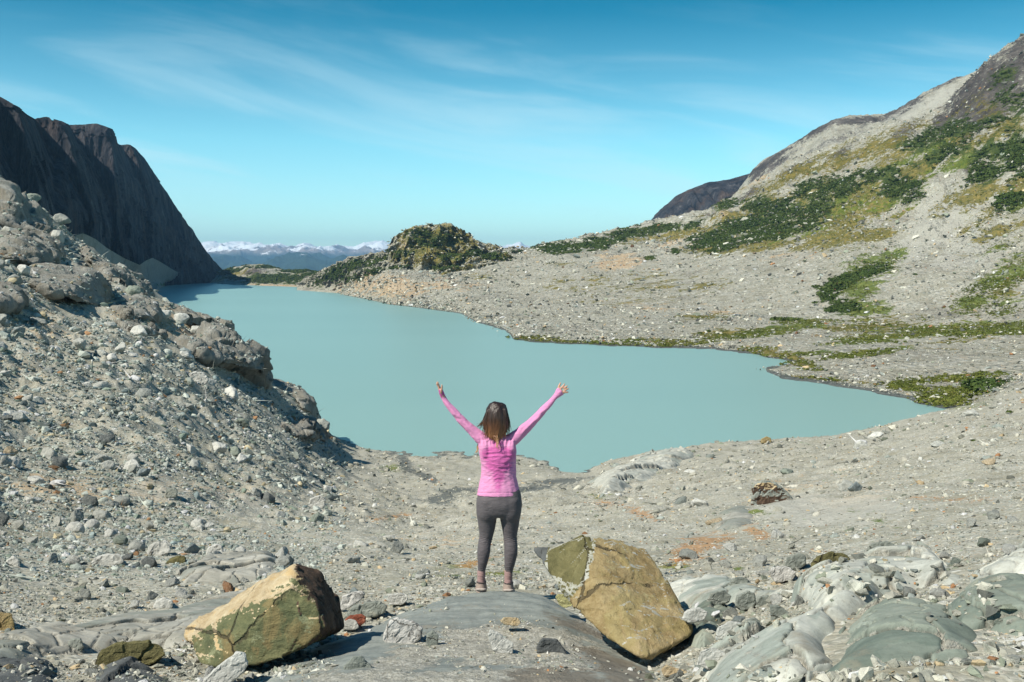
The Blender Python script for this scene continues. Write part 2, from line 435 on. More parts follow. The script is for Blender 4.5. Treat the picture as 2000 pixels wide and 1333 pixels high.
# ================================================================== FIELDS: where grass, shrubs, soil and rock lie
def blobs(px, py, lst):
    """soft ellipses (px, py, rx, ry, angle degrees, strength)"""
    f = np.zeros_like(px)
    for (cx, cy, rx, ry, ang, s) in lst:
        a = math.radians(ang); dx = px - cx; dy = py - cy
        u = (dx * math.cos(a) + dy * math.sin(a)) / rx; v = (-dx * math.sin(a) + dy * math.cos(a)) / ry
        f = np.maximum(f, s * np.exp(-np.minimum((u * u + v * v) * 0.9, 30)))
    return f
SHRUB = [  # dark dwarf conifers and alder
 (1400,470,45,16,-5,1), (1450,440,40,16,-15,1), (1520,415,50,22,-15,1), (1500,455,60,14,-10,1), (1560,440,45,14,-20,.95), (1600,400,38,26,-30,1), (1640,365,40,22,-25,.95),
 (1580,365,35,12,-20,.85), (1480,400,30,12,-20,.9), (1420,400,30,10,-15,.9), (1700,345,40,12,-5,.8), (1760,370,42,24,0,1), (1740,340,16,16,0,.9),
 (1800,275,45,16,-25,.95), (1870,250,40,16,-20,.95), (1850,300,60,14,-20,.85), (1930,240,60,14,-25,.8), (1940,290,40,16,-20,.95), (1985,300,40,40,-30,1), (1930,340,40,14,-20,1), (1910,335,16,18,0,1), (1975,390,26,20,-20,.9),
 (1100,484,45,9,-4,1), (1170,476,45,10,-10,1), (1240,455,50,10,-10,1), (1300,445,60,8,-8,.9), (1350,440,30,8,-8,.8),
 (1640,550,34,16,-20,.85), (1620,580,18,10,0,.9), (1650,600,24,14,0,.85), (1600,560,16,10,0,.7), (1700,530,50,12,-25,.75), (1980,200,40,40,-30,.7), (1960,150,30,20,-30,.6),
 (1320,492,8,5,0,.9), (1270,505,7,5,0,.9), (1935,755,9,7,0,1.1), (1540,625,22,4,0,.5)]
GRASS = [(1560,340,120,22,-25,.62), (1700,290,120,22,-25,.6), (1850,290,120,40,-20,.62), (1950,250,80,60,-20,.6), (1480,420,120,40,-20,.7), (1600,390,110,45,-25,.7), (1950,450,80,30,-20,.45), (1930,420,60,14,-30,.6), (1760,420,50,14,-35,.4),  # dry yellow and olive grass
 (1500,480,60,12,-5,1), (1620,465,60,18,-5,1), (1700,460,55,12,-5,1), (1640,420,50,50,-60,.9), (1680,380,50,30,-30,1), (1720,400,50,20,-30,.9), (1800,330,70,25,-25,.8), (1400,485,60,12,-4,1), (1760,300,60,25,-25,.75), (1340,455,80,12,-8,.75), (1250,465,60,10,-8,.7),
 (1900,380,70,22,-20,.8), (1990,370,40,30,-20,.8), (1040,664,60,6,2,1), (1150,672,120,5,2,.95), (1300,668,80,8,2,.8), (1420,655,70,12,-6,.75), (1500,690,50,10,8,.9), (1560,705,40,8,25,.9),
 (1700,770,60,5,10,.8), (1860,785,50,12,0,.85), (1730,640,120,20,0,.6), (1950,560,50,30,-10,.6), (1600,740,80,4,5,.6), (1180,545,60,10,0,.4), (950,540,50,7,0,.45), (940,500,25,10,0,.5), (1090,515,30,6,0,.55),(1180,590,40,6,0,.45), (1380,620,60,8,0,.45), (1250,560,200,30,0,.32), (1900,650,160,30,0,.4)]
GREEN = [(1870,320,90,14,-20,.7), (1760,380,70,30,-20,.6), (1650,390,80,40,-25,.6), (1550,450,90,20,-10,.6), (1990,400,40,14,-20,.7), (1800,300,70,12,-25,.7),  # fresh green along the wet ground
 (1900,642,150,12,-2,1.05), (1780,655,120,8,-5,.95), (1690,690,70,7,-6,.95), (1500,648,120,8,-8,.8), (1700,660,80,8,-6,.75), (1680,560,40,60,20,.8), (1720,520,55,20,-28,.9), (1670,600,30,20,0,.9), (1700,605,40,10,0,.9),
 (1940,550,60,20,-25,.85), (1980,530,50,25,-25,.85), (1900,590,40,20,-20,.9), (1960,600,40,20,0,.7), (1840,775,40,7,5,.9), (1780,760,50,6,5,.6), (1880,765,60,6,0,.6), (1600,690,60,5,-4,.6), (1990,640,60,12,0,1), (1560,630,60,6,-6,.7), (1960,480,40,12,-20,.5), (1850,740,120,8,-6,.5)]
TAN = [
 (1210,512,60,20,0,.75), (1420,420,30,30,-50,.7), (1350,480,40,10,-10,.6), (1480,345,50,20,-25,.6), (1560,400,60,30,-20,.55), (760,560,90,25,0,.8), (860,555,100,15,0,.6), (1320,470,60,12,-20,.7), (1650,330,60,20,-20,.5), (1400,612,90,14,0,.4), (1540,505,70,10,0,.45), (700,545,30,30,0,.8), (1290,600,120,12,0,.4), (1720,660,100,10,0,.3)]
DROCK = [
 (1900,220,60,60,-40,1), (1960,170,60,70,-40,1.05), (2000,120,60,40,-40,1), (2060,60,90,90,-40,1.05), (1760,262,50,16,-30,.8), (1640,300,60,10,-30,.7), (1540,335,50,10,-35,.7), (1470,375,30,10,-35,.8), (1930,190,90,70,-40,1.1), (1880,270,50,20,-25,.8), (1960,300,60,20,-25,.6), (1760,350,40,14,0,.7), (1800,330,50,16,0,.5), (1840,240,22,26,-30,.9), (1700,330,30,12,-20,.5), (1560,345,60,14,-30,.6), (1660,315,60,14,-30,.6), (1760,275,60,12,-25,.6), (1500,395,40,14,-30,.5), (1900,330,50,16,-25,.6), (1820,310,50,20,-20,.55), (1620,430,40,14,-30,.45), (1440,395,40,8,-30,.7), (1385,420,30,6,-20,.6), (1890,540,30,8,-30,.3), (1880,510,30,14,-40,.35)]
SCREE = [(1840,420,110,60,-35,.9), (1780,480,90,35,-30,.9), (1900,480,90,60,-30,.8), (1700,440,20,20,0,.6)]

def near_fields(x, y, z):
    px, py, dep = pix(x, y, z); D = y
    W = np.zeros_like(x)
    tanf = blobs(px, py, [(350,640,160,35,18,.8), (470,700,60,24,30,.6), (160,960,260,40,5,.55), (400,960,200,25,5,.6), (60,620,120,40,20,.5), (880,1055,120,20,0,.4), (1560,960,150,40,-8,.35), (1650,980,130,28,-3,.55), (60,720,60,60,0,.3)]) * (dep > 3)
    rust = blobs(px, py, [(1355,1070,55,20,-20,.95), (1400,1055,40,10,-10,.9), (760,1010,70,6,-6,.6), (1250,1000,60,12,20,.65), (1180,985,40,8,0,.5), (1480,1040,30,14,30,.7), (1850,975,120,8,0,.45), (960,1100,60,16,0,.45), (1100,1110,40,24,0,.4)]) * (dep > 3)
    green = blobs(px, py, [(1700,1010,60,6,20,.4), (1315,1105,24,6,0,.7), (1440,1110,10,4,0,.9), (1170,970,30,5,0,.5), (770,915,22,7,0,.8), (1470,1000,40,6,0,.6), (1860,785,60,14,0,.8), (1780,765,70,8,10,.6), (1920,760,60,10,0,.5), (1000,1120,200,40,0,.22), (430,940,60,10,0,.35)]) * (dep > 3)
    wet = .66 * blobs(px, py, [(790,905,16,30,-30,1.2), (830,930,40,9,25,1.3), (900,958,60,7,-4,1.2), (860,975,44,13,-5,1.2), (1010,958,130,7,-5,1.25), (1090,940,80,7,-5,1.2), (760,886,60,3,8,.8), (1060,912,60,3,3,.6), (940,905,60,3,10,.55), (920,925,60,3,-15,.5), (1000,935,70,3,10,.45), (1190,912,40,4,-3,.5)]) * (dep > 3)
    wet = np.maximum(wet, .62 * sstep(.35, .05, z) * (D > 60))
    sand = blobs(px, py, [(1650,1000,180,30,-4,.9), (1560,985,120,20,-10,.8), (400,965,300,26,4,.5)]) * (dep > 3)
    return dict(tan=tanf, rust=rust, green=green, wet=wet, scree=sand, drock=W, grass=W, shrub=W)
def far_fields(x, y, z):
    px, py, dep = pix(x, y, z); W = np.zeros_like(x)
    return dict(tan=blobs(px, py, TAN), rust=W, green=blobs(px, py, GREEN) * 1.1, wet=.9 * sstep(.55, .08, z), scree=blobs(px, py, SCREE), drock=blobs(px, py, DROCK), grass=blobs(px, py, GRASS) * 1.25, shrub=blobs(px, py, SHRUB))

# ================================================================== THE LAND ITSELF
def structure(o): o['kind'] = 'structure'; return o
def build_ground():
    yy = np.concatenate([np.linspace(-60, 3.2, 22), np.exp(np.linspace(math.log(3.3), math.log(260), 620))])
    tt = np.concatenate([np.linspace(-1.25, -0.62, 40)[:-1], np.linspace(-0.62, 0.62, 760), np.linspace(0.62, 1.25, 40)[1:]])
    Y, T = np.meshgrid(yy, tt, indexing='ij')
    X = T * np.maximum(Y, 9.0) 
    X = np.where(Y < 9.0, T * (9.0 + (9.0 - Y) * 0.9), X)
    Z = ground_z(X, Y)
    X, Y, Z = X.ravel(), Y.ravel(), Z.ravel()
    f = near_fields(X, Y, Z)
    return structure(mesh_np('ground', np.stack([X, Y, Z], -1), grid_faces(len(yy), len(tt)), M_NEAR, True, f))
build_ground()

def curve(pts_, px, mode):
    a = np.array([(q[0], q[1], (q[2] if len(q) > 2 else shoreD(q[1]))) for q in pts_], float)
    py = np.interp(px, a[:, 0], a[:, 1]); D = np.exp(np.interp(px, a[:, 0], np.log(a[:, 2])))
    if mode == 'z': return D, py
    return D, zat(py, D)
def loft(name, px0, px1, ncol, stations, nrow, mat, rough, fields=None, kind='structure', fade=(0.0, 0.0)):
    """stations near to far: (points, mode); a surface through them, roughened"""
    px = np.linspace(px0, px1, ncol)
    Ds, Zs = [], []
    for pt, mode in stations:
        D, Z = curve(pt, px, mode); Ds.append(D); Zs.append(Z)
    Ds = np.array(Ds); Zs = np.array(Zs); U = (px - 1000) / FPX
    s = np.arange(len(stations), dtype=float); t = np.linspace(0, len(stations) - 1, nrow)
    Dm = _her(s, Ds, t); Zm = _her(s, Zs, t)
    X = Dm * U[None, :]
    Xn, Yn, Zn = rough(X.ravel(), Dm.ravel(), Zm.ravel(), np.repeat(t, ncol), np.tile(px, nrow))
    at = fields(Xn, Yn, Zn) if fields else None
    o = mesh_np(name, np.stack([Xn, Yn, Zn], -1), grid_faces(nrow, ncol), mat, True, at)
    return structure(o), (X, Dm, Zm)

# --- right bank and hillside, one slope from the far shore up to the ridge
B = [
 ([(640,-3.5,850),(670,-3,800),(760,-3,600),(900,-3,470),(1000,-3,300),(1200,-3,270),(1400,-3,262),(1500,-3,205),(1530,-3,195),(1700,-3,172),(1850,-2,150),(1900,-1.2,140),(2000,.6,140),(2300,3,130),(2900,8,110)], 'z'),
 ([(640,586,860),(672,577),(760,595),(900,613),(930,630),(985,645),(1005,664),(1040,669),(1200,677),(1400,683),(1490,697),(1500,727),(1530,740),(1700,765),(1850,800),(1900,793,163),(2000,742,163),(2300,690,160),(2900,600,150)], 'py'),
 ([(640,-3.4,900),(668,-1,890),(684,6.5,880),(760,5.3,660),(900,2.1,530),(1000,1.1,385),(1200,.8,315),(1400,.7,297),(1480,.8,288),(1510,.9,250),(1560,1.1,245),(1700,1.4,215),(1850,1.5,192),(2000,2.8,190),(2300,5,190),(2900,8,180)], 'z'),
 ([(640,578,950),(668,570,905),(690,548,900),(760,545,720),(900,552,640),(1000,585,560),(1200,600,480),(1400,608,430),(1600,628,370),(1800,650,320),(2000,640,300),(2300,560,300),(2900,450,280)], 'py'),
 ([(640,574,1000),(668,566,965),(700,537,960),(760,522,810),(870,532,770),(960,503,765),(1050,491,770),(1200,487,740),(1350,492,680),(1450,487,620),(1550,480,580),(1650,480,520),(1800,530,430),(2000,520,390),(2300,400,380),(2900,250,350)], 'py'),
 ([(640,574,1040),(668,566,1000),(710,536,960),(760,522,830),(960,500,800),(1050,488,800),(1100,480,820),(1200,470,830),(1350,452,790),(1450,430,740),(1550,415,700),(1650,405,640),(1800,400,560),(2000,360,500),(2300,200,500),(2900,0,480)], 'py'),
 ([(640,573,1060),(668,566,1020),(720,536,960),(760,522,850),(960,497,840),(1050,486,850),(1100,477,880),(1170,462,920),(1265,438,960),(1385,413,950),(1455,371,940),(1526,327,920),(1561,313,920),(1640,288,900),(1723,247,890),(1790,243,880),(1830,225,890),(1850,198,900),(1903,143,930),(1945,110,940),(2000,74,950),(2300,-120,980),(2900,-400,1000)], 'py'),
 ([(640,-4,1500),(960,10,1050),(1100,20,1050),(1265,30,1150),(1455,50,1150),(1723,90,1200),(1903,150,1300),(2300,250,1300),(2900,350,1300)], 'z'),
]
def roughB(X, Y, Z, t, px):
    w = sstep(1.0, 2.2, t); steep = sstep(3.6, 5, t) * sstep(7, 6.0, t)
    hill = sstep(1500, 1900, px)
    Z = Z + w * (1.1 * fbm(pts(X/60, Y/60), 5) + 0.45 * fbm(pts(X/12, Y/12, 3), 4))
    Z = Z + steep * (5.0 * fbm(pts(X/70, Y/90, Z/70), 5, ridged=True) - 5.0 + 2.2 * fbm(pts(X/13, Y/17, Z/13), 4, ridged=True) - 2.0) * sstep(7, 6.4, t) * 0.9
    # gullies running down the slope
    Z = Z + sstep(2.5, 4.5, t) * hill * 4.0 * fbm(pts(X/200 + Y/160, (X - Y)/34.0, 8), 4)
    # inlet in the shore by the small spit
    dx = (X - 57) / 9.0; dy = (Y - 245) / 11.0
    Z = Z - 2.2 * np.exp(-(dx*dx + dy*dy))
    Z = np.where(t < 1.6, Z + sstep(0.6, 1.0, t) * sstep(1.6, 1.0, t) * 0.25 * fbm(pts(X/9, Y/9, 1), 4), Z)
    return X, Y, Z
hill_o, _ = loft('hillside', 640, 2900, 1300, B, 620, M_FAR, roughB, far_fields)

# --- pale ridge behind it, and the dark ridge behind that
C = [([(1200,40,1100),(1500,60,1150),(1800,100,1150),(2100,200,1200)], 'z'),
     ([(1200,470,1250),(1440,420,1250),(1500,390,1200),(1600,330,1180),(1720,290,1180),(1850,230,1180),(2100,120,1200)], 'py'),
     ([(1200,480,1450),(1400,420,1420),(1440,372,1420),(1455,352,1410),(1466,333,1400),(1480,321,1400),(1494,309,1390),(1530,293,1380),(1547,283,1380),(1582,258,1370),(1617,240,1360),(1653,233,1360),(1716,228,1350),(1741,216,1340),(1794,184,1330),(1850,156,1320),(1905,142,1320),(1960,120,1320),(2100,60,1320)], 'py'),
     ([(1200,20,1700),(1500,60,1700),(2100,250,1700)], 'z')]
def roughC(X, Y, Z, t, px):
    w = sstep(0, 1, t) * (1 - 0.75 * np.exp(-((t - 2) / 0.12) ** 2))
    Z = Z + w * (2.5 * (fbm(pts(X/22, Y/30, Z/22), 4, ridged=True) - 1) + 5 * fbm(pts(X/260 + Y/200, (X - Y)/60, 2), 5) + 1.2 * fbm(pts(X/30, Y/30, 5), 4))
    return X, Y, Z
def fieldsC(x, y, z):
    px, py, dep = pix(x, y, z); W = np.zeros_like(x)
    top = blobs(px, py, [(1500,318,60,9,-35,1), (1600,252,60,10,-30,1), (1680,236,60,8,-5,1), (1760,215,60,14,-30,1), (1640,275,60,20,-30,.6), (1850,160,50,8,-28,.8), (1480,340,30,14,-40,.8), (1620,320,50,12,-25,.5), (1700,262,50,10,-35,.7)])
    return dict(tan=W, rust=W, green=W, wet=W, scree=blobs(px, py, [(1600,305,90,20,-30,.8), (1750,240,100,20,-32,.9), (1560,325,60,20,-20,.7), (1840,190,70,20,-30,.9)]) * .8, drock=np.maximum(top, blobs(px, py, [(1520,318,50,14,-35,.7), (1700,262,60,12,-32,.6), (1600,290,60,10,-30,.6), (1780,205,50,10,-30,.7)])), grass=blobs(px, py, [(1700,300,80,16,-20,.7), (1560,340,60,14,-20,.6), (1640,300,70,8,-30,.35)]), shrub=blobs(px, py, [(1560,335,40,10,-15,.8), (1520,360,40,10,-15,.7), (1640,320,60,8,-20,.7)]))
loft('scree_ridge', 1200, 2100, 520, C, 260, M_FAR, roughC, fieldsC)
Dk = [([(1150,20,1500),(1700,60,1500)], 'z'),
      ([(1150,500,1650),(1265,470,1650),(1400,420,1620),(1700,350,1600)], 'py'),
      ([(1150,520,1850),(1240,462,1850),(1265,437,1850),(1300,401,1840),(1321,382,1840),(1353,367,1830),(1385,356,1830),(1402,354,1830),(1423,351,1820),(1462,339,1820),(1600,300,1820),(1700,300,1820)], 'py'),
      ([(1150,20,2100),(1700,60,2200)], 'z')]
def roughD(X, Y, Z, t, px):
    w = sstep(0, 1, t) * (1 - 0.85 * np.exp(-((t - 2) / 0.1) ** 2))
    Y = Y + w * 22 * fbm(pts(X/26, Z/90, 1), 5, ridged=True)
    return X, Y, Z + w * 2 * fbm(pts(X/30, Y/30), 4)
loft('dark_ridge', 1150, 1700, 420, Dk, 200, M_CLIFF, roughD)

# --- rocky knob at the end of the bank
K = [([(580,-3,1000),(700,-2,840),(870,6,690),(960,14,690),(1080,18,730)], 'z'),
     ([(580,560,1120),(670,560,960),(700,545,860),(760,528,800),(870,538,745),(960,508,745),(1080,500,770)], 'py'),
     ([(580,560,1200),(625,545,1120),(690,520,980),(757,512,850),(800,485,800),(870,490,790),(920,490,800),(1000,498,820),(1080,498,830)], 'py'),
     ([(580,562,1300),(600,545,1250),(612,540,1200),(625,532,1150),(640,525,1100),(690,503,1030),(745,498,960),(757,497,905),(762,480,900),(775,465,890),(800,452,880),(830,443,880),(850,440,880),(885,445,880),(900,455,880),(920,465,880),(935,478,880),(960,483,890),(1010,491,900),(1050,495,900),(1080,505,900)], 'py'),
     ([(580,-2,1600),(760,10,1200),(1080,10,1200)], 'z')]
def roughK(X, Y, Z, t, px):
    w = sstep(0.2, 1, t) * (1 - 0.8 * np.exp(-((t - 3) / 0.15) ** 2))
    r = fbm(pts(X/24, Y/40, Z/22), 5, ridged=True) - 1 + .5 * facets(pts(X/9, Y/14, Z/8), 7, .9)
    return X, Y - w * 9 * r * sstep(3.2, 2.6, t), Z + w * (2.4 * r + 1.8 + 1.0 * fbm(pts(X/9, Y/9, 3), 4))
def fieldsK(x, y, z):
    px, py, dep = pix(x, y, z); W = np.zeros_like(x)
    return dict(rust=W, green=W, wet=W, scree=W,
      tan=blobs(px, py, [(720,550,60,22,-20,1), (790,480,26,26,0,.7), (880,520,60,14,-10,.7), (960,495,60,8,0,.5), (820,500,80,40,0,.4)]),
      drock=.7 * blobs(px, py, [(780,475,16,20,30,.7), (900,460,30,16,40,.9), (930,485,30,8,20,.6)]),
      grass=1.3 * blobs(px, py, [(860,470,100,40,0,.75), (860,500,110,26,0,.8), (780,500,30,20,0,.6), (1000,500,50,8,0,.8), (850,455,40,10,0,.8), (890,530,50,8,-20,.9)]),
      shrub=.68 * blobs(px, py, [(860,470,50,18,0,.8), (820,460,30,14,-20,.8), (800,495,40,14,0,.8), (700,518,60,12,-14,1), (740,530,60,9,-10,.9), (650,540,40,16,-20,1.1), (690,545,30,10,0,.9), (950,498,60,8,5,.85), (880,500,40,14,0,.8), (1020,494,50,5,0,.8), (870,524,36,8,0,.9)]))
loft('rocky_knob', 580, 1080, 620, K, 300, M_FAR, roughK, fieldsK)

# --- low wooded point across the lake
Hh = [([(360,-3,1600),(500,-3,1290),(700,-3,1000)], 'z'),
      ([(360,550),(390,551),(440,556),(500,558),(560,560),(620,563),(700,568)], 'py'),
      ([(360,550,1700),(390,548,1720),(440,541,1560),(500,538,1430),(560,541,1360),(620,545,1260),(700,540,1200)], 'py'),
      ([(360,552,1850),(385,549,1850),(400,542,1780),(420,533,1700),(450,525,1620),(490,517,1560),(515,517,1540),(535,523,1520),(560,529,1480),(600,527,1440),(620,533,1400),(640,530,1380),(700,530,1350)], 'py'),
      ([(360,-3,2200),(500,-3,1900),(700,-3,1800)], 'z')]
def roughH(X, Y, Z, t, px):
    w = sstep(0.9, 1.4, t) * (1 - 0.7 * np.exp(-((t - 3) / 0.15) ** 2))
    return X, Y, Z + w * (2.6 * (fbm(pts(X/35, Y/80), 4, ridged=True) - 1) + 0.8 * fbm(pts(X/12, Y/12, 2), 3))
def fieldsH(x, y, z):
    px, py, dep = pix(x, y, z); W = np.zeros_like(x)
    return dict(rust=W, green=W, wet=W, scree=blobs(px, py, [(470,548,60,3,-5,.7), (440,553,40,3,0,.8)]),
      tan=blobs(px, py, [(430,546,40,6,-20,.9), (480,552,30,4,-20,.8), (590,540,20,6,0,.5), (540,558,90,3,2,.8)]),
      drock=blobs(px, py, [(495,530,28,9,-5,.9), (590,535,24,6,0,.5)]), grass=blobs(px, py, [(460,535,40,8,-20,.8), (520,545,120,12,0,.5), (600,540,50,10,0,.6)]),
      shrub=blobs(px, py, [(540,545,60,10,0,1), (450,530,30,5,-10,.9), (580,530,30,5,0,.9), (630,540,40,12,0,1.1), (510,522,40,4,0,.7), (470,545,24,4,0,.9), (600,552,60,5,0,.8)]))
loft('wooded_point', 360, 700, 420, Hh, 160, M_FAR, roughH, fieldsH)

# --- scree fans and low bank at the foot of the cliffs
S = [([(-700,-3,300),(100,-3,700),(300,-3,900),(331,-3,1340),(400,-3,1500)], 'z'),
     ([(-700,600,400),(100,590),(307,569),(317,562),(331,555),(400,551)], 'py'),
     ([(-700,560,450),(100,560,700),(212,550,800),(300,545,1120),(345,548,1420),(400,550,1570)], 'py'),
     ([(-700,460,600),(0,470,640),(130,470,700),(152,460,690),(166,456,700),(190,467,760),(212,485,810),(247,506,880),(275,518,970),(286,510,1060),(300,504,1120),(317,513,1200),(339,527,1330),(370,544,1560),(383,549,1620),(400,552,1650)], 'py'),
     ([(-700,10,900),(100,5,1000),(400,-3,1800)], 'z')]
def roughS(X, Y, Z, t, px):
    w = sstep(1.0, 1.6, t) * sstep(3.1, 2.6, t)
    return X, Y, Z + w * (1.6 * fbm(pts(X/40, Y/60), 4) + .5 * fbm(pts(X/9, Y/9, 2), 3))
loft('scree_fans', -700, 400, 520, S, 200, M_FAR, roughS, lambda x, y, z: dict((k, (np.full_like(x, .5) if k == 'scree' else (blobs(*pix(x, y, z)[:2], [(330,556,30,3,0,.9)]) if k == 'green' else np.zeros_like(x)))) for k in ('tan','rust','green','wet','scree','drock','grass','shrub')))

# --- the great cliffs: four buttresses, each standing back and to the right of the last
def cliff():
    px = np.linspace(-900, 438, 900)
    top = np.array([(-900,-60),(-400,40),(-100,150),(0,182),(15,190),(50,210),(62,222),(75,233),(84,230),(100,228),(106,229),(112,235),(125,238),(140,245),(165,244),(190,242),(200,242),(215,247),(228,252),(233,268),(236,285),(243,283),(255,282),(262,283),(275,292),(290,310),(310,343),(330,375),(352,410),(380,450),(400,484),(420,510),(435,527),(438,531)], float)
    tpy = np.interp(px, top[:, 0], top[:, 1])
    # depth of the face: sunlit fronts square to the view that narrow downwards, shaded walls running back between them
    nr = 420; t = np.linspace(0, 1, nr)
    Y = np.zeros((nr, len(px)))
    for k in range(nr):
        f = 1 - t[k]                                   # 0 at the top, 1 at the foot
        def mv(a, b, reach): return a + (b - a) * min(1.0, f / reach)
        a1, b1 = mv(2, 66, .62), mv(40, 92, .62) + 2
        a2, b2 = mv(74, 178, .62), mv(112, 186, .62)
        a3, b3 = mv(141, 226, .44), mv(224, 232, .44)
        a4, b4 = mv(238, 292, .30), mv(262, 300, .30)
        kn = [(-900, 420), (-300, 520), (-40, 570), (a1, 655), (b1, 640), (a2, 850), (b2, 835), (a3, 1090), (b3, 1060), (a4, 1300), (b4, 1285), (max(b4 + 20, 345), 1430), (400, 1600), (438, 1730)]
        kx = np.maximum.accumulate(np.array([q[0] for q in kn], float) + np.arange(len(kn)) * .01)
        Y[k] = np.interp(px, kx, [q[1] for q in kn])
    # soften the steps a little
    for _ in range(2): Y[:, 1:-1] = (Y[:, :-2] + 2 * Y[:, 1:-1] + Y[:, 2:]) / 4
    for _ in range(6): Y[1:-1] = (Y[:-2] + 2 * Y[1:-1] + Y[2:]) / 4
    zt = zat(tpy, Y[-1])[None, :]; tt = t[:, None]
    Z = -4.0 + (zt + 4.0) * tt
    Y = Y * (1 - (0.10 - 0.07 * sstep(250, 340, px))[None, :] * (1 - tt) ** 1.1)
    U = ((px - 1000) / FPX)[None, :]
    X = U * Y
    X, Y, Z = X.ravel(), Y.ravel(), Z.ravel(); T = np.repeat(t, len(px))
    fade = (1 - sstep(0.96, 1.0, T) * 0.6)
    r = fbm(pts(X/42 + Y/90, (X + Y)/300, Z/170), 5, ridged=True) - 1
    r2 = fbm(pts(X/10, Y/16, Z/45), 4, ridged=True) - 1
    F1_ = facets(pts(X/26 + Y/60, Y/48, Z/34), 1, .9); F2_ = facets(pts(X/9, Y/16, Z/13), 2, .8)
    off = fade * (7 * r + 3.0 * r2 + 9 * F1_ + 3.0 * F2_)
    Y2 = Y - off * 0.75; X2 = X + off * 0.45 * sstep(1, .7, T)
    P0 = np.stack([X2, Y2, Z], -1).reshape(nr, len(px), 3)
    # rounded top running back to a plateau
    rows = [P0]
    tb = P0[-1].copy()
    for k, (dy, dz) in enumerate(((30, 1), (90, -6), (200, -30), (420, -120))):
        q = tb.copy(); q[:, 1] += dy; q[:, 0] -= dy * 0.55; q[:, 2] += dz - 3 * k; q[:, 2] = np.maximum(q[:, 2], -6)
        rows.append(q[None])
    V = np.concatenate(rows, 0)
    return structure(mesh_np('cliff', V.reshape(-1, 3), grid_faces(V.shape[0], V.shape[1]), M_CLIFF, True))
cliff()

# --- far ranges
def mountains(name, D, sil, seed, zb=-10, amp=110):
    sil = [(a, b - 4) for a, b in sil]
    px = np.linspace(sil[0][0], sil[-1][0], 700)
    py = np.interp(px, [s[0] for s in sil], [s[1] for s in sil])
    nr = 120; t = np.linspace(0, 1, nr)[:, None]
    # two slopes: up to the crest, then down the far side
    prof = np.where(t < 0.7, t / 0.7, 1 - (t - 0.7) / 0.3)
    Dm = D * (1 + (t - 0.7) * 0.55) + 0 * px[None, :]
    crest = zat(py, D)[None, :]
    Zm = zb + (crest - zb) * prof ** 0.9
    X = ((px - 1000) / FPX)[None, :] * Dm
    x, y = X.ravel(), Dm.ravel(); w = np.repeat((np.sin(np.pi * np.clip(prof, 0, 1))).ravel(), len(px))
    Zm = Zm.ravel() + w * amp * (fbm(pts(x/900, y/1600, seed), 6, ridged=True) - 0.9) + 9 * fbm(pts(x/160, y/160, seed), 3) + 48 * (fbm(pts(x/620, y/900, seed + 5), 3, ridged=True) - .9)
    return structure(mesh_np(name, np.stack([x, y, Zm], -1), grid_faces(nr, len(px)), M_MTN, True))
mountains('mountains', 16000, [(250,500),(380,486),(405,478),(418,477),(430,481),(445,480),(460,476),(478,477),(490,481),(515,485),(530,483),(548,482),(560,487),(575,487),(595,480),(608,483),(625,487),(640,488),(660,487),(690,488),(705,484),(725,480),(738,477),(750,479),(765,484),(800,490),(860,500),(960,496),(990,488),(1008,482),(1018,480),(1028,485),(1045,489),(1056,487),(1080,494),(1200,505)], 3.0)
mountains('foothills', 11000, [(250,520),(400,516),(440,508),(480,512),(520,518),(560,506),(600,502),(640,512),(680,514),(720,506),(760,510),(860,520),(980,505),(1060,508),(1200,520)], 9.0, amp=80)

# --- lake
def water_material():
    n = NT('glacial_water'); p = n.pos()
    a = n.noise(n.mapping(p, (0.25, 1, 1)), 0.012, 4, 0.5)
    col = n.ramp(a, [(0.3, (0.205, 0.338, 0.318)), (0.7, (0.222, 0.358, 0.335))])
    w = n.noise(n.mapping(p, (1, 1.6, 1)), 1.6, 3, 0.55)
    n.b.inputs['IOR'].default_value = 1.33
    return n.done(col, n.bump(w, 0.05, 0.8), 0.30, 0.12)
M_WATER = water_material()
W = 700
lake_v = np.array([(-1400, 60, 0), (900, 60, 0), (900, 2600, 0), (-1400, 2600, 0)], float)
structure(mesh_np('lake', lake_v, np.array([[0, 1, 2, 3]]), M_WATER, False))
# valley floor under everything out to the horizon
structure(mesh_np('valley_floor', np.array([(-22000, -300, -12), (22000, -300, -12), (22000, 18300, -12), (-22000, 18300, -12)], float), np.array([[0, 1, 2, 3]]), M_MTN, False))
